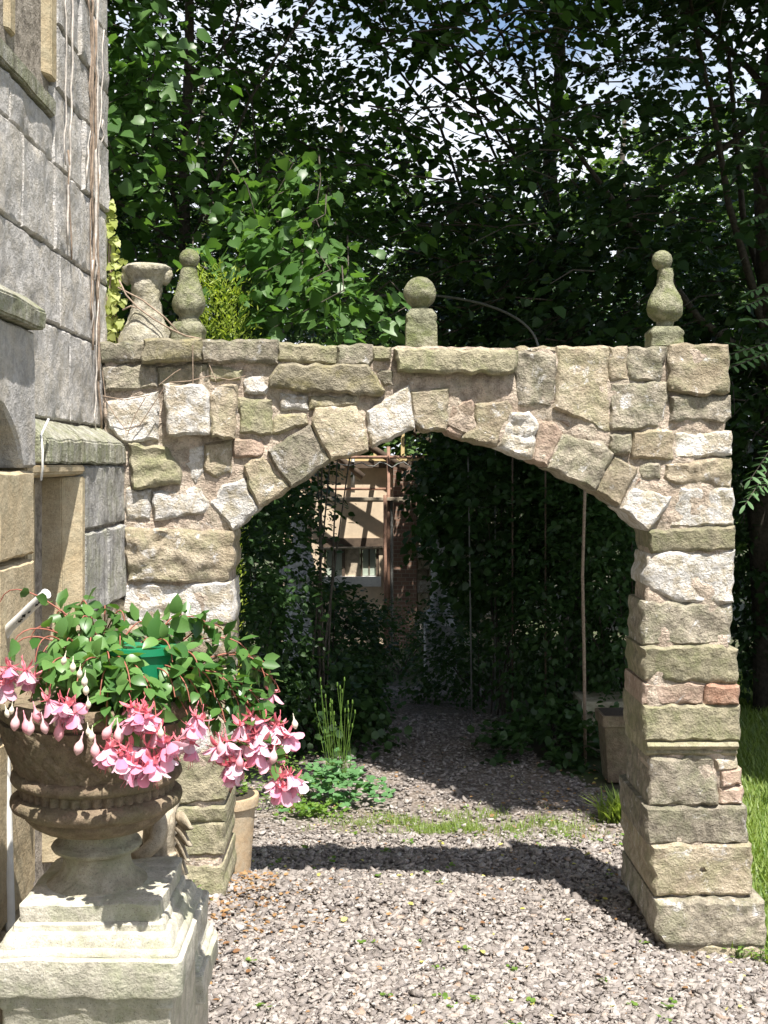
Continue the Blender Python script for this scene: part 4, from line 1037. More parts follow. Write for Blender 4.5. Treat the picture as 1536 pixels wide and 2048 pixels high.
# ------------------------------------------------------------------ shrubs and hedges
def shrub(name, label, c, r, n, size, kind, mat, seed, group=None, cat='shrub', per=12, L=.3, extra=None, shell=.4, up=0):
    rg = np.random.default_rng(seed)
    base = Vector((c[0], c[1], gz(c[0], c[1]))); root = tag(empty(name, base), label, cat, group)
    o, d = in_ell(n, c, r, rg, shell); d = unit(d + rg.normal(0, .4, d.shape) + np.array([0, -.2, up]))
    ok = o[:, 2] > base.z + .03
    if extra: ok &= extra(o, rg)
    o, d = o[ok], d[ok]
    p, t, nn, s = spray_leaves(o, d, rg.uniform(.6, 1.2, len(o)) * L, per, size, rg, .3, .55)
    put('foliage', leaves_np('foliage', p, t, nn, s, kind, mat), root)
    mb = MB()
    for i in range(7):
        q = Vector(o[rg.integers(0, len(o))]); b0 = base + Vector((rg.normal(0, .05), rg.normal(0, .05), -.03))
        mid = b0.lerp(q, .5) + Vector((0, 0, .15)); mb.tube([b0, mid, q], [.009, .006, .002], 5, False)
    mb.build('stem', M['bark'], root, 3)
    return root
def ctr(px, py, Y): return tuple(P(px, py, Y))
hv = lambda o, rg: ~((proj(o)[0] > 612) & (proj(o)[0] < 850) & (proj(o)[1] > 850) & (proj(o)[1] < 1165) & (rg.uniform(0, 1, len(o)) < .97))
G = 'shrubs in the shade beyond the arch'
shrub('shrub', 'dark tall shrub just inside the left of the arch', ctr(520, 1230, 8.8), (.42, .6, 1.25), 560, .065, 'oval', M['shrub'], 60, G, extra=hv)
shrub('shrub', 'dark shrub reaching up beside the far house plaster', ctr(560, 1080, 11.5), (.65, .7, 1.35), 600, .075, 'oval', M['shrub'], 61, G, extra=hv)
shrub('shrub', 'rounded dark shrub below the far house window', ctr(650, 1310, 11), (.5, .7, .62), 520, .065, 'oval', M['shrub'], 62, G, extra=hv)
shrub('shrub', 'low dark shrub behind the columbine', ctr(620, 1440, 9.0), (.5, .5, .42), 330, .06, 'fan', M['shrub'], 63, G)
shrub('shrub', 'dark shrub right of the brick pier of the far house', ctr(960, 1330, 11.5), (.6, .8, .8), 560, .06, 'oval', M['shrub'], 64, G)
shrub('shrub', 'dark climbing shrub hanging under the right of the arch', ctr(1000, 1000, 10.5), (.75, .7, .85), 560, .07, 'lime', M['shrub'], 65, G, extra=hv)
shrub('shrub', 'dark tall shrub behind the pale pole', ctr(1150, 1180, 9.6), (.55, .6, 1.2), 700, .065, 'oval', M['shrub'], 66, G)
shrub('shrub', 'dark shrub against the inner side of the right pier', ctr(1250, 1080, 9.2), (.45, .7, 1.4), 600, .065, 'oval', M['shrub'], 67, G)
shrub('shrub', 'dark rose bush at the end of the shaded path', ctr(800, 1300, 14.5), (1.0, .6, .5), 520, .05, 'oval', M['shrub'], 68, G)
shrub('shrub', 'low leafy plants at the foot of the pale pole', ctr(1100, 1500, 8.6), (.42, .35, .2), 180, .06, 'fan', M['shrub'], 69, G)
shrub('box_bush', 'small-leaved box bush showing above the wall behind the ball finial', ctr(640, 640, 8.8), (.75, .6, .75), 1100, .03, 'oval', M['box'], 70, 'bushes behind the wall', L=.16, per=12)
shrub('box_bush', 'tall small-leaved bush in shade behind the broken shaft', ctr(330, 560, 9.6), (.8, .7, 1.5), 900, .05, 'oval', M['dark'], 71, 'bushes behind the wall', L=.2)
shrub('laurel_bush', 'dark laurel bush right of the pier', ctr(1560, 1000, 11), (.9, .8, 2.0), 900, .09, 'oval', M['dark'], 72, 'bushes behind the wall')
shrub('laurel_bush', 'dark laurel bush behind the right finial', ctr(1250, 700, 11.5), (1.4, .8, 1.5), 1000, .08, 'oval', M['dark'], 73, 'bushes behind the wall')
shrub('laurel_bush', 'dark laurel bush behind the hoop', ctr(1000, 760, 12), (1.0, .8, 1.3), 700, .08, 'oval', M['dark'], 74, 'bushes behind the wall', extra=lambda o, rg: ~((proj(o)[0] < 880) & (proj(o)[1] > 840)))
# golden conifer
con = tag(empty('golden_conifer', P(428, 1400, 6.5)), 'feathery golden green conifer behind the pear finial by the shaft', 'conifer')
con.location.z = gz(con.location.x, 6.5)
rg = np.random.default_rng(5); n = 1500
zz = rg.uniform(.1, 3.05, n); rad = (.05 + .15 * np.exp(-((zz - 2.45) / .38) ** 2)) * rg.uniform(.3, 1, n) ** .5; an = rg.uniform(0, 6.28, n)
o = np.stack([con.location.x + rad * np.cos(an), 6.5 + rad * np.sin(an), con.location.z + zz], 1)
d = unit(np.stack([np.cos(an) * .6, np.sin(an) * .6, np.full(n, .9)], 1) + rg.normal(0, .2, (n, 3)))
p, t, nn, s = spray_leaves(o, d, rg.uniform(.08, .18, n), 9, .035, rg, 0, .8); t[:, 2] += .9
put('foliage', leaves_np('foliage', p, t, nn, s, 'narrow', M['gold']), con)
mb = MB(); mb.tube([con.location, con.location + Vector((0, 0, 2.6))], [.03, .006], 6); mb.build('stem', M['bark'], con, 3)

# ------------------------------------------------------------------ far house under repair
HY = 19.0
def q(px, py, Y=HY): return P(px, py, Y)
def pbox(nm, x0, y0, x1, y1, Y0, Y1, mat, parent, Yr=HY):
    a, b_ = P(x0, y1, Yr), P(x1, y0, Yr)
    mb = MB(); mb.box((a.x, Y0, a.z), (b_.x, Y1, b_.z)); return mb.build(nm, M[mat], parent)
def brick_mat():
    m, nt, b = newmat('far_brickwork'); L = nt.links
    g = nd(nt, 'ShaderNodeNewGeometry'); mp = nt.nodes.new('ShaderNodeMapping'); mp.inputs['Rotation'].default_value = (math.radians(90), 0, 0); L.new(g.outputs['Position'], mp.inputs[0])
    br = nd(nt, 'ShaderNodeTexBrick', Scale=4.0); L.new(mp.outputs[0], br.inputs['Vector'])
    br.inputs['Color1'].default_value = (.20, .12, .09, 1); br.inputs['Color2'].default_value = (.28, .17, .12, 1); br.inputs['Mortar'].default_value = (.30, .25, .2, 1)
    L.new(br.outputs['Color'], b.inputs['Base Color']); b.inputs['Roughness'].default_value = .95
    M['brickwork'] = m
brick_mat()
fh = tag(empty('plastered_house', Vector((q(730, 1290).x, HY + 1, gz(0, HY)))), 'far plastered house with scaffolding, seen through the arch', 'house')
pbox('plaster_wall', 560, 935, 790, 1082, HY, HY + .3, 'plaster', fh)
pbox('plaster_wall', 560, 1082, 648, 1330, HY + .002, HY + .3, 'plaster', fh)
pbox('plaster_wall', 758, 1082, 790, 1330, HY + .003, HY + .3, 'plaster', fh)
pbox('plaster_wall', 648, 1172, 758, 1330, HY + .004, HY + .3, 'plaster', fh)
pbox('lintel_beam', 640, 1076, 785, 1096, HY - .05, HY + .2, 'dark_wood', fh)
pbox('window_sill', 640, 1153, 762, 1172, HY - .10, HY + .2, 'white_metal', fh)
wd = pbox('window_frame', 690, 1096, 720, 1153, HY + .06, HY + .14, 'wood', fh)
for a, b_ in ((646, 652), (752, 758), (684, 689.5), (720.5, 725)):
    pbox('window_post', a, 1096, b_, 1153, HY + .03, HY + .12, 'dark_wood', fh)
for a, b_ in ((652.5, 683.5), (725.5, 751.5)):
    pn = pbox('window_pane', a, 1097, b_, 1152, HY + .10, HY + .115, 'glass', fh)
for a in (667, 737): pbox('glazing_bar', a, 1097, a + 2.5, 1152, HY + .085, HY + .098, 'dark_wood', fh)
pbox('brick_pier', 786, 932, 832, 1330, HY - .28, HY + .3, 'brickwork', fh)
pbox('wall_plate', 600, 922, 868, 936, HY - .12, HY + .3, 'dark_wood', fh)
# rubble stretch right of the pier, stone by stone
rgf = random.Random(12); yy = 938
while yy < 1300:
    hh = rgf.uniform(16, 26); xx = 834
    while xx < 1010:
        ww = rgf.uniform(22, 42)
        A, B = q(xx, yy + hh - 1.5), q(xx + ww - 1.5, yy)
        if xx > 862 and yy < 1030: xx += ww; continue
        me = stone_mesh('rubble_stone', [(A.x, A.z), (B.x, A.z), (B.x, B.z), (A.x, B.z)], lambda u, v, n: (u, HY - n, v), rgf.uniform(.0, .06), .3, M[rgf.choice(['rubble', 'pale', 'tan', 'rubble'])], amp=.02, st=.09, r=.015, jit=.012, seed=int(xx + yy))
        put('rubble_stone', me, fh); xx += ww
    yy += hh
pbox('rubble_core', 833, 936, 862, 1330, HY + .03, HY + .3, 'mortar', fh)
pbox('rubble_core', 862.2, 1034, 1010, 1330, HY + .03, HY + .3, 'mortar', fh)
# open timber frame above
for x0, x1, t_ in ((747, 753, 850), (802, 809, 850), (854, 861, 850), (700, 706, 850), (905, 911, 860)):
    pbox('timber_stud', x0, t_, x1, 915, HY - .02, HY + .08, 'new_wood', fh)
pbox('timber_rail', 690, 914, 920, 922, HY - .04, HY + .12, 'new_wood', fh)
pbox('timber_rail', 690, 840, 920, 849.5, HY - .04, HY + .12, 'new_wood', fh)
# scaffold
sc = tag(empty('scaffold', Vector((q(777, 1290).x, HY - 1.2, gz(0, HY - 1.2)))), 'rusty scaffold poles and pale boards before the far house', 'scaffold')
def pole(px0, py0, px1, py1, Y0, Y1, r, mat, nm='pole'):
    mb = MB(); mb.tube([P(px0, py0, Y0), P(px1, py1, Y1)], r, 8); mb.build(nm, M[mat], sc, 2)
SYF = HY - .9
pole(777, 893, 777, 1330, SYF, SYF, .026, 'rust'); pole(770, 990, 771, 1330, SYF - .1, SYF - .1, .026, 'rust'); pole(783, 995, 784, 1330, SYF, SYF, .022, 'steel'); pole(620, 905, 620, 1330, SYF, SYF, .026, 'rust')
pole(610, 978, 785, 978, SYF + .05, SYF + .05, .02, 'rust'); pole(620, 915, 900, 914, SYF, SYF, .024, 'rust'); pole(636, 1097, 765, 1095, SYF, SYF, .02, 'wood')
pole(706, 918, 706, 985, SYF + .3, SYF + .3, .03, 'steel')
for py, x0, x1, dy in ((997, 610, 826, 0), (1001, 600, 836, .25)):
    a, b_ = P(x0, py + 3.5, SYF), P(x1, py - 2.5, SYF); mb = MB(); mb.box((a.x, SYF + dy - .1, a.z), (b_.x, SYF + dy + .1, b_.z)); mb.build('scaffold_board', M['wood'], sc)
for px in (640, 706, 752, 800, 838):            # joists running out from the wall top: their shadows lean across the plaster
    a = q(px, 929); mb = MB(); mb.box((a.x - .035, HY - 1.15, a.z - .04), (a.x + .035, HY - .125, a.z + .04)); mb.build('joist', M['dark_wood'], sc)
for (x0, y0, x1, y1, d_) in ((585, 950, 790, 1078, .5), (735, 942, 850, 1020, .45), (600, 1040, 700, 1120, .6)):      # braces that throw the diagonal shadows
    mb = MB(); off = Vector((.16 / .45 * d_, -d_, d_ / .45)); mb.tube([q(x0, y0) + off, q(x1, y1) + off], .055, 8); mb.build('brace', M['dark_wood'], sc, 2)
mb = MB(); pts = [P(640 + 12 * i, 928 + 4 * math.sin(i * 1.7) + (3 if i % 3 == 0 else 0), HY - 1.2) for i in range(19)]; mb.tube(pts, .008, 5); mb.build('loose_wire', M['steel'], sc, 3)

# stone column and shaded statue along the path
cb = P(880, 1232, 13.0); cb.z = gz(cb.x, 13.0)
colm = tag(empty('stone_column', cb), 'weathered stone column in the shrubs right of the far brick pier', 'column')
v, f = lathe([(.10, 1.9), (.095, 1.6), (.105, 1.0), (.112, .82)], 28, (cb.x, cb.y, cb.z)); put('shaft', mesh('shaft', v, f, .9, M['statue_grey']), colm)
v, f = lathe([(.112, .83), (.15, .81), (.155, .77), (.13, .74), (.16, .71), (.165, .66), (.13, .64)], 28, (cb.x, cb.y, cb.z)); put('column_base', mesh('column_base', v, f, .6, M['statue_grey']), colm)
v, f = squares([(.17, .65), (.17, .0), (.19, -.02), (.19, -.1)], (cb.x, cb.y, cb.z), .01, .004, 4); put('column_plinth', mesh('column_plinth', v, f, .7, M['statue_grey']), colm)
sb = P(596, 1300, 10.3); sb.z = gz(sb.x, 10.3)
st2 = tag(empty('garden_statue', sb), 'shaded grey draped statue standing in the shrubs left of the path', 'statue')
v, f = squares([(.17, .42), (.19, .40), (.19, .36), (.16, .34), (.16, .08), (.2, .05), (.2, -.1)], sb, .01, .004, 9); put('plinth', mesh('plinth', v, f, .7, M['statue_grey']), st2)
robed(st2, (sb.x, sb.y, sb.z + .42), .86, M['statue_grey'], 9, math.radians(-15))

# hoops and poles of the walk behind the arch
hp = tag(empty('pergola_hoop', Vector((P(805, 690, 6.6).x, 6.6, gz(.2, 6.6)))), 'thin bent metal hoop curving above the wall behind the ball finial', 'hoop')
mb = MB(); pts = []
for i in range(33):
    a = math.pi * i / 32; pts.append(P(815 - 262 * math.cos(a) , 705 - 116 * math.sin(a) ** .9, 6.6 + 1.5 * (1 + math.cos(a)) / 2))
gzh = gz(0, 6.6)
pts = [Vector((pts[0].x, pts[0].y, 2.2))] + pts[0:] + [Vector((pts[-1].x, 6.6, 2.2))]
mb.tube(pts, .007, 8); mb.build('hoop_pipe', M['dark_steel'], hp, 3)
for sx, e_ in ((-1, pts[0]), (1, pts[-1])):
    ex = P(405, 0, 6.6).x if sx < 0 else P(1330, 0, 6.6).x
    ex = ex * e_.y / 6.6
    mb = MB(); mb.tube([e_, Vector((e_.x + (ex - e_.x) * .6, e_.y, 1.95)), Vector((ex, e_.y, 1.5)), Vector((ex, e_.y, gz(ex, e_.y) - .1))], .007, 8); mb.build('hoop_leg', M['dark_steel'], hp, 3)
pb_ = P(1171, 1525, 8.3); pb_.z = gz(pb_.x, 8.3)
pole1 = tag(empty('garden_pole', pb_), 'tall pale wooden pole standing right of the path', 'pole')
mb = MB(); mb.tube([pb_ - Vector((0, 0, .1)), P(1168, 1300, 8.3), P(1165, 1150, 8.3), P(1170, 980, 8.3), P(1171, 860, 8.3)], [.012, .012, .011, .011, .010], 8); mb.build('pole_shaft', M['twig'], pole1, 3)
for (a, b_, y0, Y, lb, mt) in ((936, 944, 905, 10.0, 'thin grey trellis stake nearest the far column', 'steel'), (991, 990, 880, 10.4, 'thin grey trellis stake between the two wire ends', 'steel'), (1025, 1025, 880, 9.6, 'thin black trellis stake right of the wire', 'dark_wood'), (1091, 1091, 900, 9.2, 'thin black trellis stake left of the pale pole', 'dark_wood')):
    b0 = P(b_, 1400, Y); b0.z = gz(b0.x, Y); mb = MB(); mb.tube([b0 - Vector((0, 0, .1)), P((a + b_) / 2, 1150, Y), P(a, y0, Y)], .007, 6)
    tag(mb.build('trellis_stake', M[mt], None, 3), lb, 'stake', 'trellis stakes')
mb = MB(); mb.tube([P(936, 1005, 10.0), P(962, 1016, 10.1), P(988, 1012, 10.4)], .006, 5); mb.tube([P(991, 998, 10.4), P(1010, 1004, 10), P(1026, 1008, 9.6)], .006, 5)
tag(mb.build('trellis_wire', M['steel'], None, 3), 'slack grey wire tied between the trellis stakes', 'wire')

# shaded trough and terracotta planter beside the right pier
tr = P(1180, 1500, 8.9); tr.z = gz(tr.x, 8.9)
tro = tag(empty('stone_trough', tr), 'long stone trough on blocks in deep shade right of the path', 'trough')
mb = MB(); x0, x1 = P(1155, 0, 8.9).x, P(1290, 0, 8.9).x; zt = P(0, 1393, 8.9).z
mb.box((x0, 8.7, zt - .07), (x1, 9.1, zt)); mb.build('trough_rim', M['urn_foot'], tro); MB().box((x0 + .03, 8.73, tr.z + .15), (x1 - .03, 9.07, zt - .071)).build('trough_body', M['grey'], tro)
for xx in (x0 + .06, x1 - .2): MB().box((xx, 8.74, tr.z - .05), (xx + .14, 9.06, tr.z + .149)).build('foot_block', M['grey'], tro)
pl = P(1240, 1510, 7.9); pl.z = gz(pl.x, 7.9)
pln = tag(empty('flower_pot', pl), 'square-rimmed terracotta planter in shade against the right pier', 'flower pot')
zt = P(0, 1424, 7.9).z - pl.z
v, f = squares([(.13, zt), (.142, zt), (.144, zt - .01), (.142, zt - .07), (.128, zt - .075), (.10, 0), (.08, -.01)], pl, .01, .002, 3); put('pot_body', mesh('pot_body', v, f, .6, M['urn']), pln)
v, f = squares([(.125, zt + .002), (.02, zt + .012)], pl, .01, 0, 3); put('soil', mesh('soil', v, f, .6, M['soil']), pln)

# ------------------------------------------------------------------ plants near the arch
cbp = P(665, 1580, 7.35); cbp.z = gz(cbp.x, 7.35)
colu = tag(empty('columbine', cbp), 'bright green columbine mound with tall thin seed stalks beside the path', 'plant')
rg = np.random.default_rng(8); n = 170
o = np.stack([cbp.x + .03 + rg.normal(0, .13, n), 7.3 + rg.normal(0, .12, n), np.zeros(n)], 1)
o[:, 2] = cbp.z + .03 + rg.uniform(0, .25, n) * np.exp(-((o[:, 0] - cbp.x - .02) / .26) ** 2)
P_, T_, N_, S_ = [], [], [], []
for i in range(n):
    for k in range(3):
        a = rg.uniform(0, 6.28) + k * 2.1
        P_.append(o[i]); T_.append((math.cos(a), math.sin(a), .1)); N_.append((rg.normal(0, .3), -.35 + rg.normal(0, .3), 1)); S_.append(rg.uniform(.03, .05))
columme = leaf_obj_mesh('leaf', [(.03, 0), (.36, .25), (.52, .55), (.42, .85), (.22, .92), (.16, .80), (.0, .9)], M['columbine'])

idx = np.argsort([-p[2] for p in P_])
P_, T_, N_, S_ = map(np.array, (P_, T_, N_, S_))
leaf_objects('leaf', columme, P_[idx[:280]], T_[idx[:280]], N_[idx[:280]], S_[idx[:280]], colu)
rest = put('low_foliage', leaves_np('low_foliage', P_[idx[280:]], T_[idx[280:]], N_[idx[280:]], S_[idx[280:]], 'fan', M['columbine']), colu); rest['kind'] = 'stuff'
mb = MB(); cap_ = MB(); lf = []
for i in range(26):
    b0 = Vector((cbp.x + .03 + rg.normal(0, .03), 7.3 + rg.normal(0, .03), cbp.z + .1)); h = rg.uniform(.35, .66)
    tp = b0 + Vector((rg.normal(0, .06), rg.normal(0, .05), h))
    if abs(tp.x - cbp.x) > .15: tp.x = cbp.x + .1 * math.copysign(1, tp.x - cbp.x)
    mb.tube([b0, b0.lerp(tp, .5) + Vector((rg.normal(0, .01), 0, 0)), tp], [.0028, .002, .0014], 4, False)
    v, f = lathe([(.001, .03), (.0035, .026), (.006, .008), (.003, 0)], 6, tp); put('seed_head', mesh('seed_head', v, f, 3, M['weed']), colu)
mb.build('stalk', M['weed'], colu, 3)
def clump(name, label, c, rx, ry, h, n, size, kind, mat, seed, cat='plant', group=None):
    rg = np.random.default_rng(seed); c = Vector(c); c.z = gz(c.x, c.y); root = tag(empty(name, c), label, cat, group)
    o = np.stack([c.x + rg.normal(0, rx / 2, n), c.y + rg.normal(0, ry / 2, n), np.zeros(n)], 1); o[:, 2] = c.z + rg.uniform(.01, h, n)
    a = rg.uniform(0, 6.28, n); t = np.stack([np.cos(a), np.sin(a), rg.uniform(-.2, .5, n)], 1); nn = rg.normal(0, .4, (n, 3)) + np.array([0, -.3, 1])
    put('foliage', leaves_np('foliage', o, t, nn, size * rg.uniform(.6, 1.2, n), kind, mat), root)
    mb = MB()
    for i in range(0, n, max(1, n // 14)): mb.tube([c + Vector((0, 0, -.01)), Vector(o[i])], [.003, .0015], 4, False)
    mb.build('stem', M['weed'], root, 3); return root
clump('weed_clump', 'fine green weeds between the flower pot and the columbine', P(560, 1560, 7.2), .28, .2, .32, 420, .035, 'narrow', M['weed'], 1)
clump('weed_clump', 'low yellow-green weeds at the front foot of the columbine', P(625, 1590, 7.0), .18, .08, .08, 160, .03, 'fan', M['weed'], 2)
clump('pot_plant', 'small bright green rosette growing in the cream pot', Vector((pc.x + .03, pc.y, 0)), .08, .08, .06, 1, .03, 'oval', M['weed'], 3)
rt = bpy.data.objects['pot_plant']; bpy.data.objects.remove(rt.children[0]); bpy.data.objects.remove(rt.children[0])
rt.location = (pc.x + .02, pc.y, P(0, 1590, 5.55).z + .01)
n = 60; a = rg.uniform(0, 6.28, n); zt = rt.location.z
put('foliage', leaves_np('foliage', np.stack([rt.location.x + .05 * np.cos(a), pc.y + .05 * np.sin(a), zt + rg.uniform(0, .06, n)], 1), np.stack([np.cos(a), np.sin(a), .4 * np.ones(n)], 1), rg.normal(0, .3, (n, 3)) + np.array([0, -.3, 1]), rg.uniform(.025, .04, n), 'oval', M['weed']), rt)
# tuft of long grass behind the right pier
tf = P(1243, 1570, 6.9); tf.z = gz(tf.x, 6.9); tuft = tag(empty('grass_tuft', tf), 'tuft of long pale grass at the inner foot of the right pier', 'grass tuft')
n = 260; a = rg.uniform(0, 6.28, n); lean = rg.uniform(.15, 1.1, n)
t = np.stack([np.cos(a) * lean, np.sin(a) * lean, np.ones(n)], 1)
put('blades', leaves_np('blades', np.stack([tf.x + rg.normal(0, .04, n), 6.9 + rg.normal(0, .04, n), np.full(n, tf.z)], 1), t, np.stack([np.cos(a), np.sin(a), np.full(n, .2)], 1), rg.uniform(.10, .22, n), 'blade', M['grassy']), tuft)

# ivy on the house corner
ivy = tag(empty('ivy', P(225, 690, 5.12)), 'pale yellow-green ivy climbing the house corner above the wall', 'ivy')
ivyleaf = leaf_obj_mesh('leaf', [(.03, 0), (.42, -.08), (.5, .22), (.34, .42), (.30, .62), (.12, .8), (.0, 1.0)], M['ivy'])
rg = np.random.default_rng(14); n = 130
py = np.concatenate([rg.uniform(520, 690, 95), rg.uniform(400, 520, 35)]); wdt = np.where(py > 500, 24, 11)
px = 219 + rg.normal(0, 1, n) * wdt * .5 + np.where(py > 500, 4, 0)
pos = np.array([P(a, b_, 5.09 + rg.uniform(-.03, .05)) for a, b_ in zip(px, py)])
a = rg.uniform(-2.6, -.5, n)
leaf_objects('leaf', ivyleaf, pos, np.stack([np.cos(a) * .8, rg.normal(-.2, .3, n), np.sin(a)], 1), np.stack([rg.normal(.3, .4, n), -np.ones(n), rg.normal(.5, .4, n)], 1), rg.uniform(.018, .052, n), ivy)
mb = MB()
for k in range(5):
    pts = [P(212 + k * 5 + rg.normal(0, 3), y_, 5.085 + .01 * k) for y_ in range(700, 380 + 40 * k, -30)]; mb.tube(pts, .004, 5)
for pts in ([(238,560),(252,590),(275,615),(310,640),(345,660),(372,672),(404,678)], [(236,575),(285,600),(330,635),(360,668)], [(245,620),(262,612),(272,616)]):
    mb.tube([P(a, b_, 5.0 - .004 * i) for i, (a, b_) in enumerate(pts)], .0038, 5)
mb.build('stem', M['twig'], ivy, 3)
# dry creeper stems on the house wall
def hwall(px, py, out=.012):
    Y = -XU * F / (VX - px); p = P(px, py, Y); p.x += out; return p
cr = tag(empty('dry_creeper', hwall(190, 700)), 'dead creeper stems hanging in long strands down the grey house wall', 'creeper')
rg = np.random.default_rng(15)
for k, (x0, y0, x1, y1, r, mt) in enumerate(((140,-20,128,490,.004,'twig_pale'),(126,-20,122,330,.003,'twig_pale'),(130,300,136,520,.0035,'twig'),(172,-20,178,460,.004,'twig'),(178,-20,180,700,.005,'twig'),(190,-20,184,560,.006,'twig_pale'),(184,40,192,760,.005,'twig'),(171,262,166,365,.004,'twig_pale'),(194,330,182,560,.004,'twig_pale'),(202,60,186,420,.003,'twig_pale'),(180,520,176,660,.003,'twig_pale'),(186,400,196,860,.005,'twig'),(190,560,184,860,.003,'twig_pale'),(176,100,174,640,.003,'twig'),(200,240,198,300,.003,'twig_pale'))):
    n = max(4, int(abs(y1 - y0) / 28)); mb = MB()
    mb.tube([hwall(x0 + (x1 - x0) * i / n + rg.normal(0, 1.2), y0 + (y1 - y0) * i / n, .010 + .006 * rg.random()) for i in range(n + 1)], r, 5); mb.build('strand', M[mt], cr, 3)
tw = MB()
for pts in ([(205,742),(212,800),(230,830),(252,862),(280,850),(312,800),(330,775)], [(318,770),(350,745),(362,738)], [(340,765),(380,762),(420,752),(460,760),(490,752)], [(255,870),(270,830),(290,795)], [(385,690),(386,760),(384,820),(378,850)], [(206,792),(250,800),(300,790)], [(418,730),(424,745),(430,762)]):
    tw.tube([P(a + rg.normal(0, 1), b_, WY - .075 - .01 * rg.random()) for a, b_ in pts], .0022, 5, False)
tag(tw.build('dry_twigs', M['twig'], None, 3), 'thin dry twigs trailing over the left wall stones', 'twigs')

# rowan spray from the right
row = tag(empty('rowan_branch', P(1600, 640, 6.2)), 'rowan branch with feathery leaves reaching in past the right pier', 'branch')
rg = np.random.default_rng(16); P_, T_, N_, S_ = [], [], [], []; mb = MB()
trunk_b = Vector((P(1700, 0, 6.6).x, 6.6, gz(2.6, 6.6)))
mb.tube([trunk_b, trunk_b + Vector((-.05, 0, 1.6)), P(1640, 560, 6.4), P(1560, 520, 6.2)], [.03, .025, .016, .008], 6)
RACH = [((1545,590),(1490,612)),((1560,640),(1495,640)),((1555,680),(1450,712)),((1550,700),(1462,735)),((1560,560),(1500,585)),((1560,720),(1470,690)),((1560,420),(1500,440)),((1560,300),(1480,290)),((1560,870),(1500,960)),((1560,900),(1490,1010)),((1560,950),(1510,985))]
for (x0, y0), (x1, y1) in RACH:
    a, b_ = P(x0, y0, 6.2), P(x1, y1, 6.1 + rg.uniform(-.1, .1)); d = (b_ - a)
    mb.tube([a.lerp(P(1640, (y0 + 560) / 2, 6.4), .9), a, b_], [.008, .004, .002], 4, False)
    sd_ = Vector((0, -.35, 1)).cross(d).normalized()
    for i in range(7):
        for sgn in (-1, 1):
            P_.append(a + d * (i + .5) / 7); T_.append(sd_ * sgn + d.normalized() * .5 + Vector(rg.normal(0, .12, 3)) - Vector((0, 0, .1))); N_.append(Vector((0, -.5, 1)) + Vector(rg.normal(0, .25, 3))); S_.append(rg.uniform(.05, .07))
    P_.append(b_); T_.append(d.normalized()); N_.append(Vector((0, -.5, 1))); S_.append(.06)
rleaf = leaf_obj_mesh('leaf', [(.02, 0), (.12, .2), (.16, .5), (.12, .8), (0, 1.0)], M['rowan'])
leaf_objects('leaf', rleaf, np.array(P_), np.array(T_), np.array(N_), np.array(S_), row)
mb.build('stem', M['bark'], row, 3)

# ------------------------------------------------------------------ gravel, grass, fallen leaves
rg = np.random.default_rng(21)
def scatter(n, x0, x1, y0, y1):
    return np.stack([rg.uniform(x0, x1, n), rg.uniform(y0, y1, n)], 1)
gzv = np.vectorize(gz); plv, prv = np.vectorize(path_left), np.vectorize(path_right)
xy = np.concatenate([scatter(27000, -1.25, 2.0, 3.85, 4.9), scatter(23000, -1.1, 2.0, 4.9, 6.6), scatter(7000, -1.3, 2.0, 6.6, 10.5)])
k = (xy[:, 0] > plv(xy[:, 1]) - .25) & (xy[:, 0] < prv(xy[:, 1]) + rg.normal(0, .06, len(xy)))
xy = xy[k]; n = len(xy)
cube = np.array([(-1,-1,-1),(1,-1,-1),(1,1,-1),(-1,1,-1),(-1,-1,1),(1,-1,1),(1,1,1),(-1,1,1)], float)
cf = np.array([(0,3,2,1),(4,5,6,7),(0,1,5,4),(1,2,6,5),(2,3,7,6),(3,0,4,7)])
sz = np.exp(rg.normal(math.log(.0064), .45, n)).clip(.0025, .016)
dims = np.stack([sz * rg.uniform(.8, 1.45, n), sz * rg.uniform(.6, 1.1, n), sz * rg.uniform(.25, .6, n)], 1)
loc = cube[None] * dims[:, None] * (1 + rg.normal(0, .26, (n, 8, 3)))
an = rg.uniform(0, 6.28, n); tx, ty = rg.normal(0, .30, n), rg.normal(0, .30, n)
ca, sa = np.cos(an), np.sin(an)
R = np.zeros((n, 3, 3)); R[:, 0, 0] = ca; R[:, 0, 1] = -sa; R[:, 1, 0] = sa; R[:, 1, 1] = ca; R[:, 2, 2] = 1
T = np.tile(np.eye(3), (n, 1, 1)); T[:, 0, 2] = tx; T[:, 1, 2] = ty; T[:, 2, 0] = -tx; T[:, 2, 1] = -ty
loc = np.einsum('nij,nkj->nki', T @ R, loc)
zc = gzv(xy[:, 0], xy[:, 1]) - .004 + rg.uniform(0, .014, n)
v = loc + np.concatenate([xy, zc[:, None]], 1)[:, None]
f = (cf[None] + (np.arange(n) * 8)[:, None, None]).reshape(-1, 4)
tag(put('gravel', mesh_np('gravel', v.reshape(-1, 3), f, M['chips'])), 'loose angular grey and buff gravel chips over the path', 'gravel', kind='stuff')

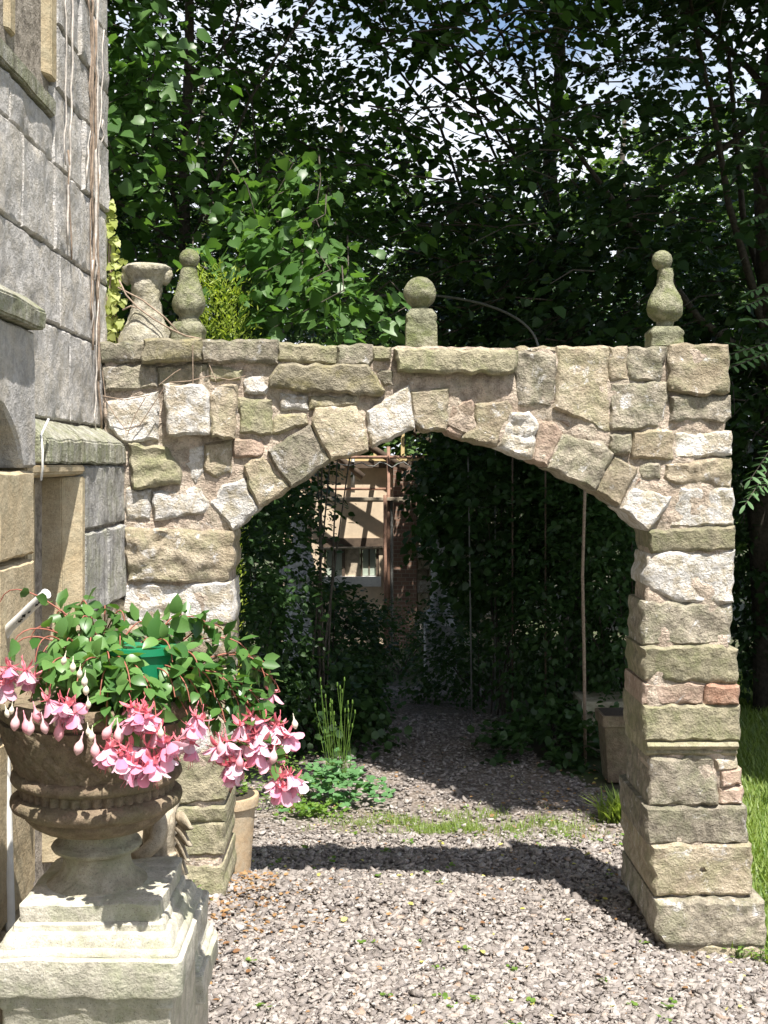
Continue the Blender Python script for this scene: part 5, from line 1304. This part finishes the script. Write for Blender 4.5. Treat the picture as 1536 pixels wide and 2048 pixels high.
def grass(name, label, xy, hmin, hmax, mat):
    n = len(xy); a = rg.uniform(0, 6.28, n); ln = rg.uniform(.1, .8, n)
    pos = np.concatenate([xy, (gzv(xy[:, 0], xy[:, 1]) - .012)[:, None]], 1)
    t = np.stack([np.cos(a) * ln, np.sin(a) * ln, np.ones(n)], 1); nn = np.stack([np.cos(a), np.sin(a), np.full(n, .2)], 1)
    return tag(put(name, leaves_np(name, pos, t, nn, rg.uniform(hmin, hmax, n), 'blade', mat)), label, 'grass', kind='stuff')
xy = scatter(90000, -.45, 1.55, 6.2, 7.5)
q1 = np.exp(-(((xy[:, 0] - .66) / .42) ** 2 + ((xy[:, 1] - 6.82) / .20) ** 2)) + .45 * np.exp(-(((xy[:, 0] - .08) / .3) ** 2 + ((xy[:, 1] - 6.85) / .15) ** 2)) + .4 * np.exp(-(((xy[:, 0] - 1.0) / .3) ** 2 + ((xy[:, 1] - 6.66) / .16) ** 2))
nz = np.array([noise.noise(Vector((a * 5, b_ * 5, 0))) for a, b_ in xy]); xy = xy[rg.uniform(0, 1, len(xy)) < q1 * (.36 + nz * 1.2).clip(0, 1)]
grass('grass', 'thin bright grass patch growing in the gravel beyond the arch', xy, .02, .055, M['grassy'])
xy = scatter(60000, 1.45, 4.2, 4.9, 9.5); xy = xy[(xy[:, 0] > prv(xy[:, 1]) - .05 + rg.normal(0, .05, len(xy))) & (xy[:, 0] / xy[:, 1] < .36) & (xy[:, 0] / xy[:, 1] > .22)]
grass('lawn_grass', 'green lawn grass right of the pier', xy, .05, .11, M['grassy'])
xy = scatter(26000, 2.6, 6.0, 9.5, 14); xy = xy[(xy[:, 0] / xy[:, 1] < .37) & (xy[:, 0] / xy[:, 1] > .28)]
grass('lawn_grass', 'shaded lawn grass under the trees far right', xy, .07, .14, M['grassy'])
# weeds and fallen leaves
def litter(name, label, xy, size, kind, mat, up=.003):
    n = len(xy); a = rg.uniform(0, 6.28, n)
    pos = np.concatenate([xy, (gzv(xy[:, 0], xy[:, 1]) + up + rg.uniform(.008, .016, n))[:, None]], 1)
    return tag(put(name, leaves_np(name, pos, np.stack([np.cos(a), np.sin(a), rg.uniform(-.1, .3, n)], 1), rg.normal(0, .3, (n, 3)) + np.array([0, 0, 1]), size * rg.uniform(.5, 1.2, n), kind, mat)), label, 'leaves', kind='stuff')
M['dead'] = leaf_mat('dead_leaf', (0.20, 0.10, 0.05), (0.36, 0.22, 0.10), .15, .7)
M['yell'] = leaf_mat('yellow_leaf', (0.42, 0.40, 0.08), (0.55, 0.52, 0.18), .2, .6)
xy = np.concatenate([scatter(150, -1.0, 1.7, 4.0, 5.6), scatter(130, -.6, 1.6, 5.8, 8.5), np.stack([rg.normal(-.62, .16, 240), rg.normal(4.85, .2, 240)], 1), np.stack([rg.normal(-.5, .12, 90), rg.normal(5.25, .2, 90)], 1), np.stack([rg.uniform(.8, 1.5, 60), rg.normal(7.4, .2, 60)], 1)])
litter('fallen_leaves', 'brown dead leaf litter on the gravel by the left pier', xy, .028, 'oval', M['dead'])
litter('fallen_petals', 'scattered yellow fallen leaves over the gravel', scatter(130, -.9, 1.6, 4.0, 8.2), .03, 'oval', M['yell'])
xy = np.concatenate([scatter(26, -.8, 1.7, 4.0, 5.0), scatter(34, -.6, 1.5, 5.5, 7.2)]); xy = np.repeat(xy, 4, 0) + rg.normal(0, .010, (len(xy) * 4, 2))
litter('clover', 'tiny green weed seedlings sprouting in the gravel', xy, .022, 'fan', M['weed'], .004)
# weeds at the pier foot
for i, (px, py, lb) in enumerate(((1520, 1890, 'weed tuft at the outer front corner of the right pier'), (1478, 1905, 'small weed at the front foot of the right pier'), (365, 1790, 'tiny green weeds at the front foot of the left pier'))):
    Y = 4.93; c = P(px, py, Y); clump('weed_tuft', lb, c, .05, .03, .06, 40, .035, 'narrow', M['weed'], 30 + i, group='weeds at the pier feet')

# ------------------------------------------------------------------ the fuchsia in the urn
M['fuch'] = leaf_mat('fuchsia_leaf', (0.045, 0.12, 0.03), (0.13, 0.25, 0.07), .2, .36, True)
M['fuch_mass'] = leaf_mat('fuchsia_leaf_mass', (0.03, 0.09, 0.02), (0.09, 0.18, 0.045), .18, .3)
M['sepal'] = leaf_mat('fuchsia_sepal', (0.78, 0.16, 0.22), (0.82, 0.32, 0.36), .3, .5, True, (0.9, 0.3, 0.35))
M['petal'] = leaf_mat('fuchsia_petal', (0.84, 0.24, 0.40), (0.90, 0.74, 0.82), .35, .5, True, (0.95, 0.6, 0.72))
M['bud'] = leaf_mat('fuchsia_bud', (0.86, 0.34, 0.42), (0.88, 0.62, 0.62), .2, .4, True, (0.9, 0.5, 0.5))
M['pale_bud'] = leaf_mat('fuchsia_pale_bud', (0.82, 0.76, 0.58), (0.85, 0.78, 0.66), .2, .4, True, (0.9, 0.85, 0.7))
fu = tag(empty('fuchsia', (UX + .03, UY - .02, 1.292)), 'trailing fuchsia with pink double flowers spilling over the urn', 'fuchsia')
FI = Matrix.Translation(-fu.location)
rg = np.random.default_rng(99)
B0 = Vector((UX + .05, UY - .02, 1.31))
# flower positions in the photo (x, y, distance), each the head of a hanging stem
FLW = [(20,1330,2.78),(48,1338,2.76),(70,1350,2.78),(8,1362,2.76),(92,1398,2.70),(138,1408,2.70),(150,1420,2.69),(120,1415,2.72),(262,1410,2.70),(282,1418,2.69),(300,1432,2.70),(268,1432,2.70),(312,1460,2.68),(330,1482,2.69),(298,1490,2.68),(225,1490,2.68),(212,1500,2.69),(240,1508,2.67),(262,1500,2.68),(274,1528,2.67),(252,1524,2.68),(300,1515,2.68),(322,1505,2.69),
       (392,1428,2.78),(404,1436,2.80),(372,1470,2.82),(384,1486,2.82),(432,1490,2.86),(452,1478,2.86),(468,1520,2.84),(490,1532,2.84),(452,1528,2.85),(480,1448,2.86),(500,1430,2.88),(522,1440,2.88),(510,1462,2.86),(528,1478,2.86),(496,1478,2.85),(545,1492,2.88),(520,1510,2.86),(540,1462,2.9),(558,1446,2.92),(545,1382,2.95),(566,1470,2.92),(556,1560,2.84),(574,1548,2.84),(566,1572,2.83),(584,1556,2.85)]
BUD = [(32,1432,2.70,1),(50,1438,2.70,1),(62,1442,2.70,1),(86,1440,2.70,1),(118,1448,2.70,1),(12,1418,2.70,0),(24,1412,2.70,0),(70,1418,2.71,1),(162,1480,2.68,1),(190,1486,2.68,1),(222,1452,2.69,1),(236,1454,2.69,1),(176,1455,2.70,0),(184,1462,2.70,0),(130,1312,2.72,0),(146,1324,2.71,0),(160,1338,2.71,0),(170,1352,2.70,0),(172,1370,2.70,0),(176,1400,2.70,0),(588,1438,2.9,0),(548,1500,2.85,1),(440,1482,2.84,1),(480,1512,2.82,1),(322,1456,2.67,0)]
FLW += [(x + rg.normal(0, 9), y + rg.normal(2, 9), Y + rg.uniform(-.02, .03)) for i, (x, y, Y) in enumerate(FLW) if i % 2 == 1]
def bez(a, b_, c, d, t): u = 1 - t; return a * u ** 3 + b_ * 3 * u * u * t + c * 3 * u * t * t + d * t ** 3
stems = []
def add_stem(E, lift=.15, start=None):
    b0 = start or B0 + Vector((rg.normal(0, .05), rg.normal(0, .04), 0)); out = E - b0; out.z = 0
    c1 = b0 + Vector((0, 0, lift)) + out * .22; c2 = E + Vector((0, 0, .13)) - out * .10
    pts = [bez(b0, c1, c2, E, i / 16) for i in range(17)]
    stems.append(pts)
for i, (x, y, Y) in enumerate(FLW[:48]):
    if i % 2 == 0: add_stem(P(x, y - 26, Y + .03), rg.uniform(.08, .15))
for (x, y, Y) in [(60,1260,2.9),(110,1225,2.95),(160,1205,3.0),(210,1215,3.0),(250,1225,3.0),(375,1235,2.95),(420,1240,2.95),(455,1260,2.95),(500,1290,2.95),(530,1330,2.95),(20,1290,2.9),(80,1310,2.85),(130,1290,2.85),(180,1290,2.84),(220,1330,2.80),(250,1370,2.76),(200,1370,2.76),(150,1360,2.76),(100,1360,2.78),(400,1330,2.82),(430,1370,2.84),(470,1370,2.88),(500,1390,2.9),(380,1380,2.80),(240,1280,2.85),(300,1250,3.0),(345,1300,2.82),(560,1360,2.95),(0,1180,3.05),(450,1420,2.86),(420,1440,2.84),(520,1420,2.9),(350,1370,2.80),(270,1390,2.74),(160,1240,2.9),(330,1260,2.96),(60,1380,2.78)]:
    add_stem(P(x, y + 24, Y), rg.uniform(.04, .09))
mb = MB()
for pts in stems:
    mb.tube(pts, [.0032 - .0018 * i / 16 for i in range(17)], 5, False)
mb.build('stem', M['stem_red'], fu, 3)
LP, LT, LN, LS = [], [], [], []
for pts in stems:
    L = sum((b_ - a).length for a, b_ in zip(pts, pts[1:])); n = max(4, int(L / .030)); a0 = rg.uniform(0, 6.28)
    for k in range(n):
        t = .12 + .86 * k / n; i = min(15, int(t * 16)); p = pts[i].lerp(pts[i + 1], t * 16 - i); tg = (pts[i + 1] - pts[i]).normalized()
        u_ = tg.orthogonal().normalized(); w_ = tg.cross(u_); a = a0 + k * 1.571
        for sgn in (1, -1):
            sd_ = (u_ * math.cos(a) + w_ * math.sin(a)) * sgn
            tip = sd_ + tg * .45 + Vector((0, 0, -.25)) + Vector(rg.normal(0, .15, 3))
            LP.append(p + sd_ * .006); LT.append(tip); LN.append(Vector((.1, -.40, 1)) + Vector(rg.normal(0, .48, 3))); LS.append(rg.uniform(.034, .062) * (1.15 - .35 * t))
LP, LT, LN, LS = map(np.array, (LP, LT, LN, LS))
# leaves must not cut into the urn or the inner pot
rr = np.hypot(LP[:, 0] - UX, LP[:, 1] - UY); ok = ~((LP[:, 2] < 1.33) & (rr < .262)); ok &= LP[:, 2] > 1.0
pxv, pyv = proj(LP); ok &= ~((pxv > 268) & (pxv < 350) & (pyv > 1262) & (pyv < 1350) & (LP[:, 1] < 2.9) & (rg.uniform(0, 1, len(LP)) < .75))
ok &= ~((pxv > 335) & (pxv < 385) & (pyv > 1372) & (pyv < 1425) & (rg.uniform(0, 1, len(LP)) < .8))
ok &= ~((pxv < 118) & (pyv < 1300) & (pyv > 1120) & (rg.uniform(0, 1, len(LP)) < .85)); ok &= ~(pyv < 1195) | (pxv < 60)
LP, LT, LN, LS = LP[ok], LT[ok], LN[ok], LS[ok]
idx = np.argsort(LP[:, 1] - LP[:, 2] * .6)
fleaf = leaf_obj_mesh('leaf', [(.02, 0), (.22, .10), (.34, .30), (.35, .52), (.25, .77), (.10, .93), (.0, 1.04)], M['fuch'], .34, .22)
h_, t_ = idx[:298], idx[298:]
leaf_objects('leaf', fleaf, LP[h_], LT[h_], LN[h_], LS[h_], fu)
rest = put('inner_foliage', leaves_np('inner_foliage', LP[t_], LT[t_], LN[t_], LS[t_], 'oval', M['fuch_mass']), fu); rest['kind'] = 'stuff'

def sheet(name, rows, mat):
    """rows of (half width, (x,z) centre, cup) -> curved petal"""
    v, f = [], []
    for hw, (r, z), cup in rows:
        for k in range(5):
            s = (k - 2) / 2; v.append((r - cup * s * s, s * hw, z))
    n = len(rows)
    f = [(i * 5 + k, i * 5 + k + 1, i * 5 + 6 + k, i * 5 + 5 + k) for i in range(n - 1) for k in range(4)]
    return mesh(name, v, f, 3, mat)
mb = MB(); mb.tube([(0, 0, .030), (.002, 0, .016), (0, 0, .006)], .0009, 5); v, f = lathe([(.001, .008), (.0028, .005), (.0025, .001), (.0035, -.004), (.0045, -.013), (.003, -.015)], 10); mb.add(v, f)
tube_me = mesh('flower', mb.v, mb.f, 3, M['sepal'])
sep_me = sheet('sepal', [(.0032, (.003, -.011), .001), (.0062, (.012, -.008), .002), (.0070, (.022, -.002), .002), (.0052, (.029, .005), .001), (.0008, (.033, .012), 0)], M['sepal'])
pet_me = sheet('petal', [(.003, (.002, -.012), .001), (.009, (.009, -.020), .004), (.0125, (.013, -.029), .005), (.0115, (.017, -.036), .003), (.006, (.020, -.040), .001)], M['petal'])
mb = MB()
for k in range(4):
    a = k * 1.7; mb.tube([(0, 0, -.015), (.003 * math.cos(a), .003 * math.sin(a), -.04), (.005 * math.cos(a), .005 * math.sin(a), -.056 - .003 * k)], .0006, 4)
sta_me = mesh('stamens', mb.v, mb.f, 3, M['sepal'])
for (x, y, Y) in FLW:
    p = P(x, y - 4, Y); s = rg.uniform(.85, 1.05)
    m = Matrix.Translation(p) @ Matrix.Rotation(rg.normal(0, .30), 4, 'X') @ Matrix.Rotation(rg.normal(0, .30), 4, 'Y') @ Matrix.Rotation(rg.uniform(0, 6.28), 4, 'Z') @ Matrix.Scale(s, 4)
    fl = bpy.data.objects.new('flower', tube_me); COL.objects.link(fl); fl.parent = fu; fl.matrix_parent_inverse = FI; fl.matrix_basis = m
    for k in range(4):
        o = bpy.data.objects.new('sepal', sep_me); COL.objects.link(o); o.parent = fl
        o.matrix_basis = Matrix.Rotation(k * 1.571 + rg.normal(0, .12), 4, 'Z') @ Matrix.Rotation(rg.normal(.1, .3), 4, 'Y') @ Matrix.Scale(rg.uniform(.72, .95), 4)
    for k in range(9):
        o = bpy.data.objects.new('petal', pet_me); COL.objects.link(o); o.parent = fl
        inn = k >= 4
        o.matrix_basis = Matrix.Rotation(k * 1.571 + (.7 if inn else 0) + rg.normal(0, .2), 4, 'Z') @ Matrix.Rotation(rg.normal(.35 if inn else -.15, .15), 4, 'Y') @ Matrix.Scale(1.0 if inn else 1.2, 4)
    o = bpy.data.objects.new('stamens', sta_me); COL.objects.link(o); o.parent = fl
mb = MB(); v, f = lathe([(.0008, .020), (.0009, .012), (.0022, .008), (.0024, .002), (.004, -.003), (.0088, -.010), (.0112, -.018), (.0095, -.026), (.005, -.032), (.0008, -.036)], 12); mb.add(v, f)
bud_me = mesh('bud', mb.v, mb.f, 3, M['bud']); pbud_me = mesh('bud', mb.v, mb.f, 3, M['pale_bud'])
for (x, y, Y, pk) in BUD:
    o = bpy.data.objects.new('bud', bud_me if pk else pbud_me); COL.objects.link(o); o.parent = fu; o.matrix_parent_inverse = FI
    o.matrix_basis = Matrix.Translation(P(x, y, Y)) @ Matrix.Rotation(rg.normal(0, .2), 4, 'Y') @ Matrix.Scale((1.0 if pk else .62) * rg.uniform(.9, 1.15), 4)
